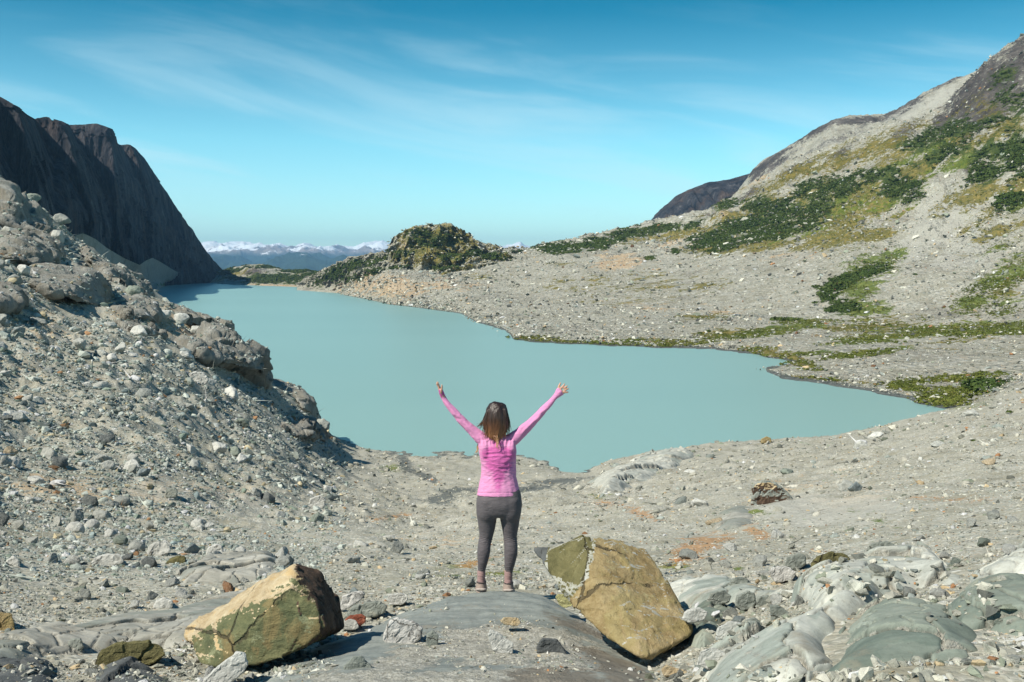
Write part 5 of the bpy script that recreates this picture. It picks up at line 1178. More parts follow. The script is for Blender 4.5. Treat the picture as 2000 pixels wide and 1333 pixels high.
for j, i in enumerate(big):
    kind = 'round' if (left[i] > .5 and r.uniform() < .45) else ('slabby' if r.uniform() < .35 else 'angular')
    ci = r.choice(8, p=[.24, .30, .18, .1, .09, .05, .03, .01])
    size = 'large' if sp[i] > 27 else 'medium' if sp[i] > 19 else 'small'
    near = min(LAND, key=lambda q: math.hypot(q[0][0] - px[i], (q[0][1] - py[i]) * 1.6))[1]
    o = stone(px[i], py[i], sp[i], sp[i] * (.62 if kind != 'slabby' else .4), kind, PCOL[ci] * (1 if left[i] > .5 else 1.03), None, k=int(r.integers(0, 6)), base=(X[i], Y[i], Z[i]), group='loose stones on the moraine', deep=.14, rot=(float(r.normal(0, .22)), float(r.normal(0, .22)), float(r.uniform(0, 6.28))))
    if o is None: continue
    o['category'] = 'boulder' if o.name.startswith('boulder') else 'stone'
    shape = {'round': 'rounded', 'slabby': 'flat', 'angular': 'angular'}[kind]
    recs.append((f"{size} {PN[ci]} {shape} {o['category']} {near}", px[i], o))
ORD = ['leftmost', 'second', 'third', 'fourth', 'fifth', 'sixth', 'seventh', 'eighth', 'ninth', 'tenth', 'eleventh', 'twelfth']
by = {}
for l, x, o in recs: by.setdefault(l, []).append((x, o))
for l, v in by.items():
    v.sort(key=lambda q: q[0])
    for k, (x, o) in enumerate(v):
        o['label'] = l if len(v) == 1 else ('rightmost' if k == len(v) - 1 else ORD[k] + (' from left' if k else '')) + f" {l}"
# rubble of broken flakes between the slabs, lower right, and chips on the dome
def rubble(name, areas, n, smin, smax, label, seed, protos=LOWA):
    r = np.random.default_rng(seed); out = []
    for (cx, cy, rx, ry) in areas:
        out.append(np.stack([cx + r.normal(0, rx * .5, n), cy + r.normal(0, ry * .5, n)], -1))
    q = np.concatenate(out); A = []
    for a, b in q:
        o_ = Vector((0, 0, CAMZ)); ok, loc, nrm, _, ob, _ = SC.ray_cast(DG, o_, (P(a, b, 10) - o_).normalized())
        if ok and loc.y < 14 and ob.name.split('.')[0] in ('ground', 'rock_slab', 'bedrock_dome') and nrm.z > .5: A.append(loc[:])
    A = np.array(A); s = smin * (smax / smin) ** (r.uniform(0, 1, len(A)) ** 2.2)
    merge_stones(name, A[:, 0], A[:, 1], A[:, 2], s, tones(r, len(A), np.zeros(len(A))) * 1.05, protos, r, M_GRAVEL, label, flat=(.3, .9))
rubble('rock_chips', [(1010,1235,90,40), (950,1290,170,40), (1080,1290,90,30), (850,1250,60,30), (1000,1220,40,12)], 240, .010, .055, 'small chips and gravel lying on the sandy part of the dome', 5)
rubble('rubble', [(1480,1190,110,50), (1560,1140,130,40), (1420,1240,70,40), (1800,1120,140,40), (1760,1160,110,16), (1900,1180,90,40), (1320,1320,90,30), (1640,1100,120,30), (1760,1322,120,14), (1660,1325,60,12), (1960,1280,70,50), (1480,1320,60,20)], 66, .03, .17, 'broken pale flakes and rubble between the right-hand slabs', 6)
rubble('rubble', [(300,1320,120,30), (100,1310,110,30), (360,1280,40,30), (600,1290,60,18), (460,1320,80,20), (700,1205,50,20), (800,1180,60,14), (560,1310,60,20)], 200, .015, .10, 'pale stones and chips around the tan and green boulder', 7)
# ================================================================== PERSON
def fabric(name, base, dark=None, rough=0.85, weave=420, sheen=0.15, extra=None):
    n = NT(name); p = n.coord('Object')
    a = n.noise(p, 9, 4, 0.6); w = n.noise(n.mapping(p, (1, 1, 3)), weave, 2, 0.6)
    col = n.mix(n.rng(a, 0.35, 0.65), tuple(c * .93 for c in base), base)
    if dark:
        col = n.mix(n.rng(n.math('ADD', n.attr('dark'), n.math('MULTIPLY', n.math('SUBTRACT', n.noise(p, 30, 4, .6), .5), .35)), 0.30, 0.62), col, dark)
    n.b.inputs['Sheen Weight'].default_value = sheen
    fold = n.noise(n.mapping(p, (1, 1, 2.6)), 16, 4, 0.55, 0.6)
    h = n.math('ADD', n.math('MULTIPLY', fold, 1.0), n.math('MULTIPLY', w, 0.06))
    return n.done(col, n.bump(h, 0.012, 0.6), rough, 0.2)
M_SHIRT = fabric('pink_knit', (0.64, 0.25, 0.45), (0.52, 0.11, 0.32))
M_LEG = fabric('charcoal_leggings', (0.105, 0.092, 0.098), rough=0.7, sheen=0.05)
M_SOCK = fabric('brown_pink_sock', (0.30, 0.19, 0.18), weave=200)
def plain(name, c, rough=.7, spec=.3, sss=0.0, bump=0.002, sc=60):
    n = NT(name); p = n.coord('Object'); a = n.noise(p, sc, 5, .65)
    n.b.inputs['Subsurface Weight'].default_value = sss
    if sss: n.b.inputs['Subsurface Radius'].default_value = (.01, .004, .002)
    return n.done(n.ramp(a, [(.3, tuple(x * .8 for x in c)), (.7, tuple(min(1, x * 1.12) for x in c))]), n.bump(a, bump, .6), rough, spec)
M_SKIN = plain('skin', (0.56, 0.31, 0.22), .5, .4, .08)
M_SHOE = plain('shoe_suede', (0.30, 0.235, 0.20), .85)
M_SOLE = plain('shoe_sole', (0.42, 0.36, 0.32), .8)
M_LACE = plain('shoe_collar', (0.055, 0.045, 0.045), .8)
def hair_mat():
    n = NT('brown_hair'); f = n.attr('along'); p = n.coord('Object')
    w = n.noise(n.mapping(p, (1, 1, .12)), 170, 3, .6)
    c = n.ramp(f, [(0.0, (0.018, 0.010, 0.008)), (0.40, (0.034, 0.016, 0.011)), (0.62, (0.095, 0.040, 0.019)), (0.86, (0.20, 0.095, 0.042)), (1.0, (0.42, 0.25, 0.13))])
    c = n.mix(n.rng(w, .35, .7), c, n.mix(1.0, c, (1.6, 1.5, 1.4), 'MULTIPLY'))
    return n.done(c, n.bump(w, .004, .7), .42, .5)
M_HAIR = hair_mat()

DP = 8.85                                  # the person's distance
def ring(bm, c, ax, side, rx, ry, n=20):
    ax = ax.normalized(); s = (side - ax * side.dot(ax)).normalized(); f = ax.cross(s)
    return [bm.verts.new(c + s * (rx * math.cos(2 * math.pi * k / n)) + f * (ry * math.sin(2 * math.pi * k / n))) for k in range(n)]
def limb(bm, nodes, side=Vector((1, 0, 0)), n=20):
    """closed tube through nodes (centre, rx, ry)"""
    C = [q[0] for q in nodes]; rings = []
    for i, (c, rx, ry) in enumerate(nodes):
        a = C[min(i + 1, len(C) - 1)] - C[max(i - 1, 0)]
        rings.append(ring(bm, c, a, side, rx, ry, n))
    for r0, r1 in zip(rings, rings[1:]):
        for k in range(n): bm.faces.new((r0[k], r0[(k + 1) % n], r1[(k + 1) % n], r1[k]))
    for r, inv in ((rings[0], True), (rings[-1], False)):
        bm.faces.new(r[::-1] if inv else r)
def dense(nodes, m=4):
    """smooth in-between nodes"""
    out = []
    c = np.array([[*q[0], q[1], q[2]] for q in nodes], float)
    s = np.arange(len(c), dtype=float); t = np.linspace(0, len(c) - 1, (len(c) - 1) * m + 1)
    r = _her(s, c, t)
    return [(Vector(q[:3]), q[3], q[4]) for q in r]
def Q(px, py, dy=0.0): return P(px, py, DP + dy)
K = DP / FPX * 1.0                          # metres per photo pixel at the person
def nd(px, py, w, dep, dy=0.0): return (Q(px, py, dy), w * K / 2, dep)
TORSO = [nd(968,838,26,.060,-.01), nd(968,846,34,.070,0), nd(969,853,58,.080,0), nd(970,862,72,.092,0), nd(972,876,72,.105,0), nd(973,890,70,.112,0), nd(974,905,67,.105,0), nd(974,920,67,.100,0), nd(974,935,73,.105,.0), nd(974,950,80,.112,-.01), nd(974,963,86,.118,-.015)]
PELV = [nd(974,930,66,.085), nd(974,950,80,.110,-.01), nd(975,965,88,.122,-.015), nd(975,980,92,.128,-.02), nd(975,989,88,.118,-.02), nd(975,996,66,.09,-.01), nd(975,1002,30,.05,-.0)]
LEGL = [nd(953,978,44,.105,-.02), nd(951,992,43,.104,-.02), nd(951,1006,40,.092,0), nd(951,1025,34,.078,.01), nd(949,1045,27,.062,.015), nd(946.5,1056,26,.058,.0), nd(945,1072,26.5,.060,-.01), nd(943,1090,22,.050,-.01), nd(941,1107,16.5,.038,0), nd(940,1118,15,.036,0)]
LEGR = [nd(997,978,47,.108,-.02), nd(997,992,44,.106,-.02), nd(996,1006,41,.094,0), nd(996.5,1025,34,.078,.01), nd(996.5,1045,27.5,.062,.015), nd(997.5,1058,27,.060,0), nd(998,1072,27.5,.061,-.01), nd(996,1092,23,.050,-.01), nd(994,1110,17,.038,0), nd(993,1120,15,.036,0)]
ARML = [nd(958,862,26,.050), nd(942,853,25,.050), nd(932,845,22.5,.045), nd(921,834,19,.041), nd(909,823,16.5,.036), nd(899,813,15.5,.034), nd(888,801,15,.033), nd(878,790,12.5,.028), nd(870,779,10,.022), nd(866,771,9.5,.019)]
ARMR = [nd(986,862,26,.050), nd(1002,853,25,.050), nd(1013,844,22.5,.045), nd(1026,832,19.5,.041), nd(1039,820,17,.036), nd(1049,810,16,.034), nd(1060,798,14.5,.032), nd(1071,786,12,.027), nd(1080,775,10,.022), nd(1086,768,9.5,.019)]
for L in (ARML, ARMR):                      # widths above are across the arm already
    pass
person = bpy.data.objects.new('person', None); COL.objects.link(person)
foot = Q(966, 1153); person.location = foot + Vector((0, 0, -.022))
tag(person, 'person seen from behind on the bedrock dome, arms raised wide, pink top, dark leggings', 'person')
def to_obj(bm, name, mat, voxel, smooth=3, deform=None, attrs=None, parent=None):
    bmesh.ops.translate(bm, verts=bm.verts[:], vec=-foot)
    me = remeshed(bm, voxel); me.name = name
    b = bmesh.new(); b.from_mesh(me)
    for _ in range(smooth): bmesh.ops.smooth_vert(b, verts=b.verts[:], factor=.5, use_axis_x=True, use_axis_y=True, use_axis_z=True)
    b.to_mesh(me); b.free(); me.update()
    if deform:
        co, no = mesh_arrays(me); co = deform(co + np.array(foot), no) - np.array(foot)
        me.vertices.foreach_set('co', co.ravel().astype(np.float32)); me.update()
    me.polygons.foreach_set('use_smooth', [True] * len(me.polygons))
    me.materials.append(mat)
    if attrs:
        co, no = mesh_arrays(me)
        for k, v in attrs(co + np.array(foot)).items():
            at = me.attributes.new(k, 'FLOAT', 'POINT'); at.data.foreach_set('value', v.astype(np.float32))
    o = bpy.data.objects.new(name, me); COL.objects.link(o); o.parent = parent or person
    return o
def shrink(nodes, k): return [(c, rx * k, ry * k) for c, rx, ry in nodes]
# the body, one surface
bm = bmesh.new()
HEAD = [nd(969,842,24,.052,0), nd(969,832,24,.055,.005), nd(969,824,29,.075,.02), nd(969,815,33.5,.090,.02), nd(969,805,35,.095,.01), nd(969,796,34,.092,.0), nd(969,789,28,.078,-.0), nd(969,785,17,.05,-.0)]
limb(bm, dense(HEAD)); limb(bm, dense(shrink(TORSO, .9))); limb(bm, dense(shrink(PELV, .9)))
for L in (ARML, ARMR, LEGL, LEGR): limb(bm, dense(shrink(L, .82)))
limb(bm, [(Q(969,818,.105), .012, .010), (Q(969,822,.122), .013, .012), (Q(969,825,.112), .012, .010)], n=10)    # nose
for sx in (-1, 1): limb(bm, [(Q(969+sx*17.5,812,.015), .006, .014), (Q(969+sx*18.5,816,.015), .008, .018), (Q(969+sx*17.5,822,.015), .006, .012)], n=10)   # ears
for px_, L in ((940, LEGL), (993, LEGR)): limb(bm, [(Q(px_,1112), .030, .034), (Q(px_,1130), .028, .034), (Q(px_,1146,.0), .030, .04), (Q(px_,1150,.06), .034, .025)], n=14)
# hands: left seen edge-on, right with its back to us and fingers spread
def finger(bm, a, b, c, d, r=.0085):
    limb(bm, dense([(a, r * 1.1, r * 1.05), (b, r, r), (c, r * .92, r * .92), (d, r * .7, r * .7)], 3), side=Vector((0, 1, 0)), n=10)
hl = Q(859.5,758)
limb(bm, dense([(Q(867,773), .021, .019), (Q(863.5,766), .020, .028), (Q(860,758), .016, .040), (Q(857,751), .012, .040)]), side=Vector((1, 0, 0)))
for k, (dy, tx, ty, L) in enumerate(((-.030, 852.5, 743, 1.0), (-.010, 854, 740, 1.0), (.012, 856, 741.5, 1.0), (.031, 858, 745, 1.0))):
    a = Q(857.5, 752, dy); d = Q(tx, ty, dy * 1.35); b = a.lerp(d, .36) + Vector((-.003, 0, 0)); c = a.lerp(d, .70) + Vector((-.004, 0, 0))
    finger(bm, a, b, c, d)
finger(bm, Q(861,763,-.030), Q(862.5,756,-.042), Q(863,750.5,-.048), Q(863,746,-.050), .0095)
limb(bm, dense([(Q(1085,769), .021, .019), (Q(1089,765), .027, .019), (Q(1094,760.5), .036, .016), (Q(1098,757.5), .037, .014)]), side=Vector((.6, 0, .8)))
for k, (ax, ay, tx, ty) in enumerate(((1097,752.5,1103.5,744.5), (1100,755,1109,748.5), (1101.5,758.5,1111,754), (1101,762,1110.5,761.5))):
    a = Q(ax, ay); d = Q(tx, ty, .012); b = a.lerp(d, .38) + Vector((0, -.004, 0)); c = a.lerp(d, .72) + Vector((0, -.003, 0))
    finger(bm, a, b, c, d, .0088)
finger(bm, Q(1089,759), Q(1091,752), Q(1093,747), Q(1095.5,742.5), .0098)
body = to_obj(bm, 'body', M_SKIN, .0055, 2)
# leggings
bm = bmesh.new(); limb(bm, dense(shrink(PELV, 1.0))); limb(bm, dense(LEGL)); limb(bm, dense(LEGR))
for sx, cx_p in ((-1, 954), (1, 997)):       # seat
    limb(bm, dense([(Q(cx_p, 966, -.035), .060, .07), (Q(cx_p, 974, -.045), .085, .088), (Q(cx_p, 984, -.044), .078, .080), (Q(cx_p, 995, -.020), .066, .070), (Q(cx_p, 1008, -.01), .045, .05)]))
def leg_folds(co, no):
    px, py, _ = pix(co[:, 0], co[:, 1], co[:, 2])
    w = np.exp(-((py - 1051) / 6) ** 2) + .6 * np.exp(-((py - 1112) / 6) ** 2)
    return co + no * (w * .0035 * np.sin(co[:, 2] * 330 + 3 * np.sin(co[:, 0] * 60)) + .0012 * fbm(co * 14, 3))[:, None]
to_obj(bm, 'leggings', M_LEG, .0065, 16, leg_folds)
# top with thumb-hole cuffs
bm = bmesh.new(); limb(bm, dense([(c, rx + .004, ry + .006) for c, rx, ry in TORSO]))
for L in (ARML, ARMR): limb(bm, dense([(c, rx + .002, ry + .003) for c, rx, ry in L]))
limb(bm, dense([(Q(867.5,774), .023, .021), (Q(863.5,766), .0225, .031), (Q(860.5,759), .019, .044), (Q(859,755), .0165, .0435)]))
limb(bm, dense([(Q(1085,770), .0235, .021), (Q(1089,765.5), .030, .022), (Q(1093.5,761), .040, .019), (Q(1096.5,758.7), .0405, .017)]), side=Vector((.6, 0, .8)))
for sx, x0 in ((-1, 946), (1, 998)):         # shoulder blades
    limb(bm, dense([(Q(x0, 858, -.045), .030, .03), (Q(x0 - sx * 1, 870, -.075), .036, .026), (Q(x0 - sx * 4, 884, -.07), .034, .03), (Q(x0 - sx * 5, 892, -.055), .02, .02)]))
def shirt_folds(co, no):
    px, py, _ = pix(co[:, 0], co[:, 1], co[:, 2])
    back = np.exp(-((px - 973) / 34) ** 4) * sstep(852, 862, py)
    w1 = back * np.exp(-((py - 888) / 24) ** 2)
    f = np.sin(co[:, 2] * 210 + 2.4 * np.sin(co[:, 0] * 14 + 1) + 2.0 * perlin(co * 9)) * (.5 + .5 * perlin(co * np.array([7, 7, 16])))
    w2 = back * np.exp(-((py - 925) / 20) ** 2)
    g = np.sin((co[:, 2] + np.abs(co[:, 0] - foot.x - .03) * .8) * 170 + 2 * perlin(co * 8))
    arm = sstep(40, 52, np.abs(px - 972)) * (1 - .5 * sstep(95, 110, np.abs(px - 972)))
    h = np.sin((co[:, 2] * .7 - np.abs(co[:, 0] - foot.x) * .7) * 120 + 3 * perlin(co * 10)) * arm
    cuff = np.exp(-((py - 772) / 4) ** 2) * np.sin((co[:, 2]) * 600)
    sh = np.exp(-((py - 858) / 8) ** 2) * np.exp(-((px - 971) / 30) ** 4) * np.sin(co[:, 0] * 190 + 2 * perlin(co * 12)) 
    hem = -.004 * np.exp(-((py - 958.5) / 1.0) ** 2)
    nf = fbm(co * np.array([7, 7, 34]), 3, ridged=True) - .8
    d = .0012 * w1 * f + .0062 * (w1 + .5 * w2) * nf + .0012 * w2 * g + .0028 * h + .0016 * cuff + .005 * sh + hem + .0035 * fbm(co * 11, 3)
    return co + no * d[:, None]
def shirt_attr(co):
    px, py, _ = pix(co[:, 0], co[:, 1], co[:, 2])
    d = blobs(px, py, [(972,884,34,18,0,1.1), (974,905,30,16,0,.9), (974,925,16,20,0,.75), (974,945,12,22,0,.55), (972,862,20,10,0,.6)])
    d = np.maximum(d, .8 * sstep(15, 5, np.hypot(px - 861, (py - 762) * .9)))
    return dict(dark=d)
to_obj(bm, 'long_sleeved_top', M_SHIRT, .0055, 4, shirt_folds, shirt_attr)
# socks and shoes
for s_, cx_p in ((-1, 940), (1, 993)):
    dx = 1.5 * s_
    bm = bmesh.new(); limb(bm, dense([(Q(cx_p,1109), .034, .037), (Q(cx_p,1117), .037, .041), (Q(cx_p,1125), .035, .040), (Q(cx_p,1134), .037, .046)], 5))
    to_obj(bm, 'sock', M_SOCK, .0055, 2, lambda co, no: co + no * (.0022 * np.sin(co[:, 2] * 420 + 2 * np.sin(co[:, 0] * 80)))[:, None])
    sh = bpy.data.objects.new('shoe', None); COL.objects.link(sh); sh.parent = person
    g = -1.2 if s_ < 0 else 0.4
    bm = bmesh.new()
    limb(bm, dense([(Q(cx_p,1131+g), .041, .050), (Q(cx_p,1137+g,.005), .045, .062), (Q(cx_p,1143+g,.01), .049, .075), (Q(cx_p,1149+g,.015), .052, .085)], 4))
    limb(bm, dense([(Q(cx_p,1145+g,.03), .046, .036), (Q(cx_p+dx,1146+g,.11), .047, .034), (Q(cx_p+dx*2,1147+g,.17), .044, .028), (Q(cx_p+dx*2,1148+g,.215), .028, .02)], 4), side=Vector((1, 0, 0)))
    to_obj(bm, 'shoe_upper', M_SHOE, .0055, 3, parent=sh)
    bm = bmesh.new(); limb(bm, dense([(Q(cx_p,1131.5+g,-.0), .043, .052), (Q(cx_p,1134+g,0), .0455, .056)], 4)); to_obj(bm, 'shoe_collar', M_LACE, .005, 1, parent=sh)
    bm = bmesh.new()
    bmc = [(Q(cx_p,1148+g,-.082), .030, .010), (Q(cx_p,1148+g,-.05), .050, .012), (Q(cx_p,1148.5+g,.02), .051, .012), (Q(cx_p+dx,1149+g,.10), .052, .012), (Q(cx_p+dx*2,1149+g,.18), .048, .012), (Q(cx_p+dx*2,1149+g,.225), .028, .011)]
    limb(bm, dense(bmc, 4), side=Vector((1, 0, 0))); to_obj(bm, 'shoe_sole', M_SOLE, .005, 1, parent=sh)
# hair: a full base and many locks over it, browner towards golden tips
bm = bmesh.new()
limb(bm, dense([nd(969.5,781.5,14,.035,-.005), nd(969.5,785,30,.075,-.01), nd(970,792,40,.100,-.015), nd(970,802,44,.110,-.02), nd(970,813,46,.108,-.03), nd(970,824,46,.095,-.04), nd(969,835,43,.075,-.05), nd(969,844,36,.055,-.06), nd(970,851,26,.040,-.07), nd(971,857,12,.022,-.08)]), n=28)
def along(co):
    px, py, _ = pix(co[:, 0], co[:, 1], co[:, 2])
    return dict(along=np.clip((py - 782) / 84 + .10 * perlin(co * np.array([30, 30, 6])), 0, 1))
def hair_def(co, no):
    return co + no * (.004 * perlin(co * np.array([70, 70, 7])) + .005 * perlin(co * np.array([28, 28, 4])))[:, None]
hair = to_obj(bm, 'hair', M_HAIR, .006, 3, hair_def, along)
r = np.random.default_rng(31); bm = bmesh.new(); lay = []
def lock(p0, p1, p2, p3, rad):
    n0 = len(bm.verts)
    P_ = []
    for t in np.linspace(0, 1, 9):
        q = p0 * (1 - t) ** 3 + p1 * 3 * t * (1 - t) ** 2 + p2 * 3 * t * t * (1 - t) + p3 * t ** 3
        q = q + Vector((.010 * math.sin(t * 9 + n0) * t, 0, 0))
        P_.append((q, rad * (1 - t) ** .55 + .0006, rad * .6 * (1 - t) ** .55 + .0006))
    limb(bm, P_, side=Vector((1, 0, .1)), n=6)
for i in range(150):
    a = r.uniform(-1, 1); e = r.uniform(0, 1)
    top = Q(970 + a * 15, 787 + 6 * abs(a), -.055 - .03 * r.uniform())
    sweep = -1.5
    x1 = 970 + a * 23; x3 = 968 + a * r.uniform(14, 24) + r.normal(0, 2.5) + (-5 * r.uniform() if r.uniform() < .5 else 0); y3 = r.uniform(836, 866 - 12 * abs(a))
    lock(top, Q(x1, 802, -.118), Q(x1 + r.normal(0, 2) - 2, 828, -.125 + .04 * abs(a)), Q(x3, y3, -.105 + .03 * abs(a)), r.uniform(.003, .0065))
for i in range(30):                          # loose flyaway strands round the outline
    a = r.choice([-1, 1]); lock(Q(970 + a * 12, 790, -.05), Q(970 + a * 25, 798, -.06), Q(970 + a * r.uniform(22, 28), 822, -.06), Q(969 + a * r.uniform(18, 30), r.uniform(834, 852), -.06), r.uniform(.0012, .0025))
for i in range(16):                          # strands blown to the left and the long wisp under the left arm
    lock(Q(955 + r.uniform(-3, 6), 806 + r.uniform(-4, 8), -.09), Q(944, 818 + r.uniform(-4, 6), -.10), Q(938 + r.uniform(-4, 3), 826 + r.uniform(-3, 4), -.08), Q(933 + r.uniform(-4, 8), 829 + r.uniform(-6, 6), -.06), r.uniform(.002, .004))
for i in range(7):
    lock(Q(940 + r.uniform(-2, 2), 852, .10), Q(935, 862, .11), Q(931 + r.uniform(-2, 2), 872, .11), Q(931 + r.uniform(-3, 4), 882 + r.uniform(-3, 4), .10), r.uniform(.003, .005))
for i in range(6):
    lock(Q(968 + r.uniform(-6, 6), 846, -.12), Q(970 + r.uniform(-4, 6), 856, -.13), Q(971 + r.uniform(-5, 5), 862, -.135), Q(972 + r.uniform(-7, 7), 868 + r.uniform(0, 9), -.135), r.uniform(.002, .004))
bmesh.ops.translate(bm, verts=bm.verts[:], vec=-foot)
me = bpy.data.meshes.new('hair_locks'); bm.to_mesh(me); bm.free(); me.polygons.foreach_set('use_smooth', [True] * len(me.polygons)); me.materials.append(M_HAIR)
co, no = mesh_arrays(me); at = me.attributes.new('along', 'FLOAT', 'POINT')
px_, py_, _ = pix(*(co + np.array(foot)).T); at.data.foreach_set('value', np.clip((py_ - 784) / 80 + .18 * perlin(np.stack([px_ / 3, py_ * 0 + 1.5, px_ * 0], -1)), 0, 1).astype(np.float32))
lk = bpy.data.objects.new('hair_strands', me); COL.objects.link(lk); lk.parent = hair; lk['kind'] = 'stuff'

# ================================================================== GREENERY AND STONES OF THE FAR BANK
def leafy_material(name, stops):
    n = NT(name); p = n.pos(); a = n.noise(p, .9, 5, .7); b = n.noise(p, .05, 3, .6)
    return n.done(n.ramp(n.math('ADD', n.math('MULTIPLY', a, .6), n.math('MULTIPLY', b, .4)), stops), None, .85, .2)
M_SHRUB = leafy_material('dwarf_conifer', [(.3, (.022, .045, .010)), (.5, (.055, .085, .018)), (.7, (.13, .14, .03))])
M_TUFT = leafy_material('grass_tufts', [(.3, (.05, .085, .012)), (.5, (.12, .14, .026)), (.7, (.23, .20, .05))])
def clump_proto(seed, leaves=26):
    r = np.random.default_rng(seed); V, F = [], []
    for k in range(leaves):                  # short leaf-like triangles round a low mound
        d = r.normal(size=3); d[2] = abs(d[2]) * .9; d /= np.linalg.norm(d); c = d * r.uniform(.5, 1) * (1, 1, .62)
        for q in range(2):
            a = r.normal(size=3); a /= np.linalg.norm(a); b = np.cross(a, d); s = r.uniform(.22, .42)
            i = len(V); V += [c + a * s, c - a * s * .6 + b * s * .8, c - a * s * .5 - b * s * .8]; F.append((i, i + 1, i + 2))
    return np.array(V), np.array(F)
CL = [clump_proto(s) for s in range(6)]
land_obj = {n: bpy.data.objects[n] for n in ('hillside', 'rocky_knob', 'wooded_point', 'scree_ridge', 'ground')}
def verts_of(o, names):
    me = o.data; co = np.empty(len(me.vertices) * 3); me.vertices.foreach_get('co', co); co = co.reshape(-1, 3); out = []
    for nm in names:
        a = np.empty(len(me.vertices)); me.attributes[nm].data.foreach_get('value', a); out.append(a)
    return co, out
def grow(oname, field, name, mat, label, prob, size, seed, thr=.42, nz=.022):
    r = np.random.default_rng(seed); co, (f,) = verts_of(land_obj[oname], [field])
    w = f + 1.5 * fbm(co * nz * 2.5 + 3, 4) * .33
    px, py, dep = pix(co[:, 0], co[:, 1], co[:, 2])
    ix = np.nonzero((w > thr) & (f > .15) & (co[:, 2] > .2) & (r.uniform(0, 1, len(f)) < prob * sstep(thr - .1, thr + .35, w)) & (px > -100) & (px < 2150))[0]
    if not len(ix): return
    c = co[ix] + np.stack([r.normal(0, 1.2, len(ix)), r.normal(0, 1.2, len(ix)), np.zeros(len(ix))], -1)
    s = r.uniform(*size, len(ix)) * 2
    o = merge_stones(name, c[:, 0], c[:, 1], c[:, 2], s, np.ones((len(ix), 3)), CL, r, mat, label, sink=0.0, tilt=.1, flat=(.6, 1.0))
    return o
grow('hillside', 'shrub', 'shrub_cover', M_SHRUB, 'dark dwarf conifers covering patches of the right hillside', .75, (.7, 2.1), 1, thr=.34)
grow('rocky_knob', 'shrub', 'shrub_cover', M_SHRUB, 'dark shrubs on the rocky knob', .30, (.8, 2.2), 2)
grow('wooded_point', 'shrub', 'shrub_cover', M_SHRUB, 'dark shrubs on the low point across the lake', .5, (1.2, 3.2), 3)
grow('scree_ridge', 'shrub', 'shrub_cover', M_SHRUB, 'dark shrubs low on the pale scree ridge', .25, (1.2, 3.0), 4)
grow('hillside', 'green', 'grass', M_TUFT, 'green tufts along the wet ground of the far bank', .45, (.22, .7), 5, thr=.36)
grow('hillside', 'grass', 'grass', M_TUFT, 'yellow-green tufts on the right hillside', .12, (.25, .8), 6, thr=.36)
grow('ground', 'green', 'grass', M_TUFT, 'small green tufts in the near gravel', .03, (.02, .12), 8, thr=.55, nz=.5)
# boulders strewn over the far bank: light and dark specks
def far_stones(oname, n, seed, label, cond, smin=.5, smax=4.2, alpha=1.9):
    r = np.random.default_rng(seed); co, _ = verts_of(land_obj[oname], [])
    px, py, dep = pix(co[:, 0], co[:, 1], co[:, 2]); ok = np.nonzero(cond(px, py, co))[0]
    # even spread over the picture of the slope
    w = np.ones(len(ok)); ix = r.choice(ok, n)
    c = co[ix] + np.stack([r.normal(0, 1.5, n), r.normal(0, 1.5, n), np.zeros(n)], -1)
    u = r.uniform(0, 1, n); s = (smin ** -alpha + u * (smax ** -alpha - smin ** -alpha)) ** (-1 / alpha) * np.clip(c[:, 1] / 450, .45, 1.6)
    t = tones(r, n, np.zeros(n)) * np.where(r.uniform(0, 1, n) < .3, .55, 1.12)[:, None]
    return merge_stones('boulder_field', c[:, 0], c[:, 1], c[:, 2], s, t, LOWA, r, M_GRAVEL, label, sink=.2, flat=(.5, 1.0))
far_stones('hillside', 60000, 3, 'boulders and stones strewn over the far bank and hillside', lambda px, py, co: (co[:, 2] > .25) & (px > 640) & (px < 2200) & (co[:, 1] < 1000) & (co[:, 1] > 140))
far_stones('rocky_knob', 3000, 4, 'broken rocks on the rocky knob', lambda px, py, co: (co[:, 2] > 2) & (co[:, 1] < 950), .6, 3.0)
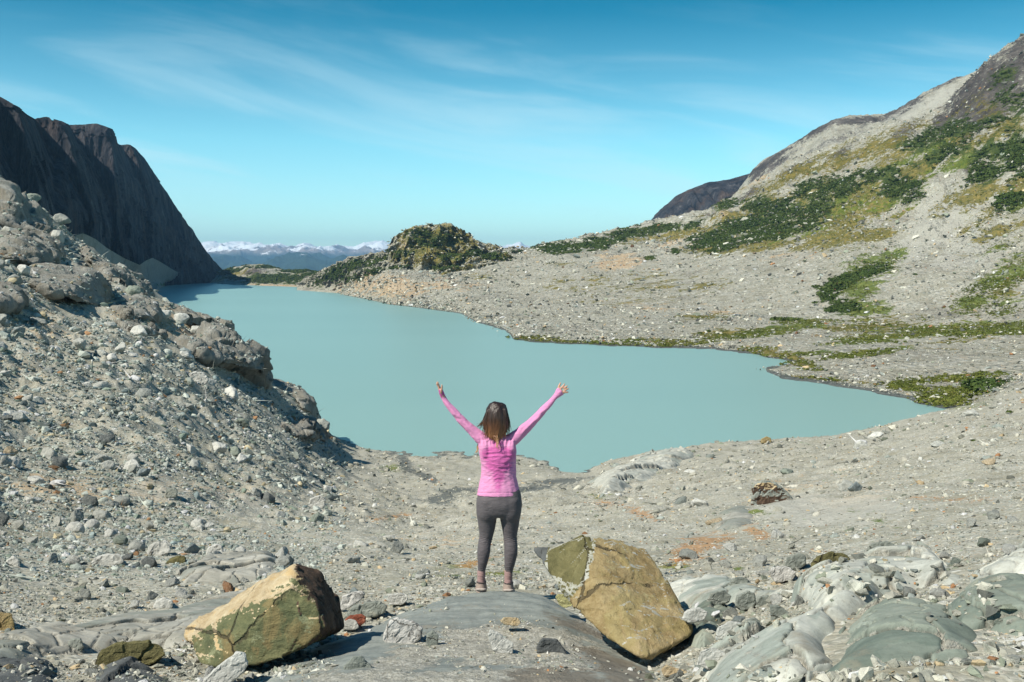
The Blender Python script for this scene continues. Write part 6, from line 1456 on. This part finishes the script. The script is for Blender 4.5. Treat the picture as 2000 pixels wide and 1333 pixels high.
# single dark shrubs standing apart on the far bank
def shrub(px, py, w, label, k):
    o_ = Vector((0, 0, CAMZ)); ok, loc, nrm, *_ = SC.ray_cast(DG, o_, (P(px, py, 10) - o_).normalized())
    if not ok or loc.y > 1200: return
    me_name = 'lone_shrub'
    V, F = clump_proto(90 + k, 60); s = w * loc.y / FPX / 2
    o = mesh_np(me_name, V * s * np.array([1, 1, .9]), F, M_SHRUB, False); o.location = loc
    tag(o, label, 'shrub', 'single dark shrubs on the far bank')
shrub(1935, 757, 20, 'round dark shrub alone at the right edge above the far shore', 0)
shrub(1268, 504, 13, 'small dark shrub on the pale bank below the green shoulder', 1)
shrub(1322, 492, 9, 'dark shrub just under the edge of the green shoulder', 2)
shrub(1368, 652, 11, 'low dark bush by the flat shore', 3)
shrub(1384, 648, 12, 'bushy dark clump right of the low bush by the flat shore', 4)
shrub(1788, 537, 10, 'dark shrub at the top of the lower green strip', 5)
shrub(1972, 806, 14, 'small green bush at the right edge of the near rim', 6)
shrub(1902, 862, 12, 'thin upright tuft on the near rim at right', 7)
# stones lying on and against the outcrops of the left slope
def on_rock(n, seed):
    r = np.random.default_rng(seed); A = []; o_ = Vector((0, 0, CAMZ))
    for a, b in zip(r.uniform(-10, 650, n), r.uniform(380, 880, n)):
        ok, loc, nrm, _, ob, _ = SC.ray_cast(DG, o_, (P(a, b, 10) - o_).normalized())
        if ok and ob.name.startswith('rock_outcrop') and nrm.z > .45: A.append((*loc, r.uniform() ** 3 * 10 + 3))
    A = np.array(A)
    merge_stones('cobbles', A[:, 0], A[:, 1], A[:, 2], A[:, 3] * A[:, 1] / FPX, tones(r, len(A), np.ones(len(A))), LOWR, r, M_GRAVEL, 'stones lying on the rock outcrops of the left slope')
on_rock(9000, 9)
# ================================================================== HAZE
def haze_box():
    x0, x1, y0, y1, z0, z1 = -24000, 24000, -400, 18500, -13.5, 560
    v = [(x, y, z) for x in (x0, x1) for y in (y0, y1) for z in (z0, z1)]
    f = [(0, 1, 3, 2), (4, 6, 7, 5), (0, 4, 5, 1), (2, 3, 7, 6), (0, 2, 6, 4), (1, 5, 7, 3)]
    m = bpy.data.materials.new('haze_air'); m.use_nodes = True; t = m.node_tree; t.nodes.clear()
    out = t.nodes.new('ShaderNodeOutputMaterial'); pv = t.nodes.new('ShaderNodeVolumePrincipled')
    pv.inputs['Color'].default_value = (0.32, 0.64, 1.0, 1); pv.inputs['Density'].default_value = HAZE
    pv.inputs['Anisotropy'].default_value = 0.1
    t.links.new(pv.outputs[0], out.inputs['Volume'])
    o = mesh_np('haze', v, f, m, False); o['kind'] = 'stuff'
    return o
HAZE = 7e-5
haze_box()
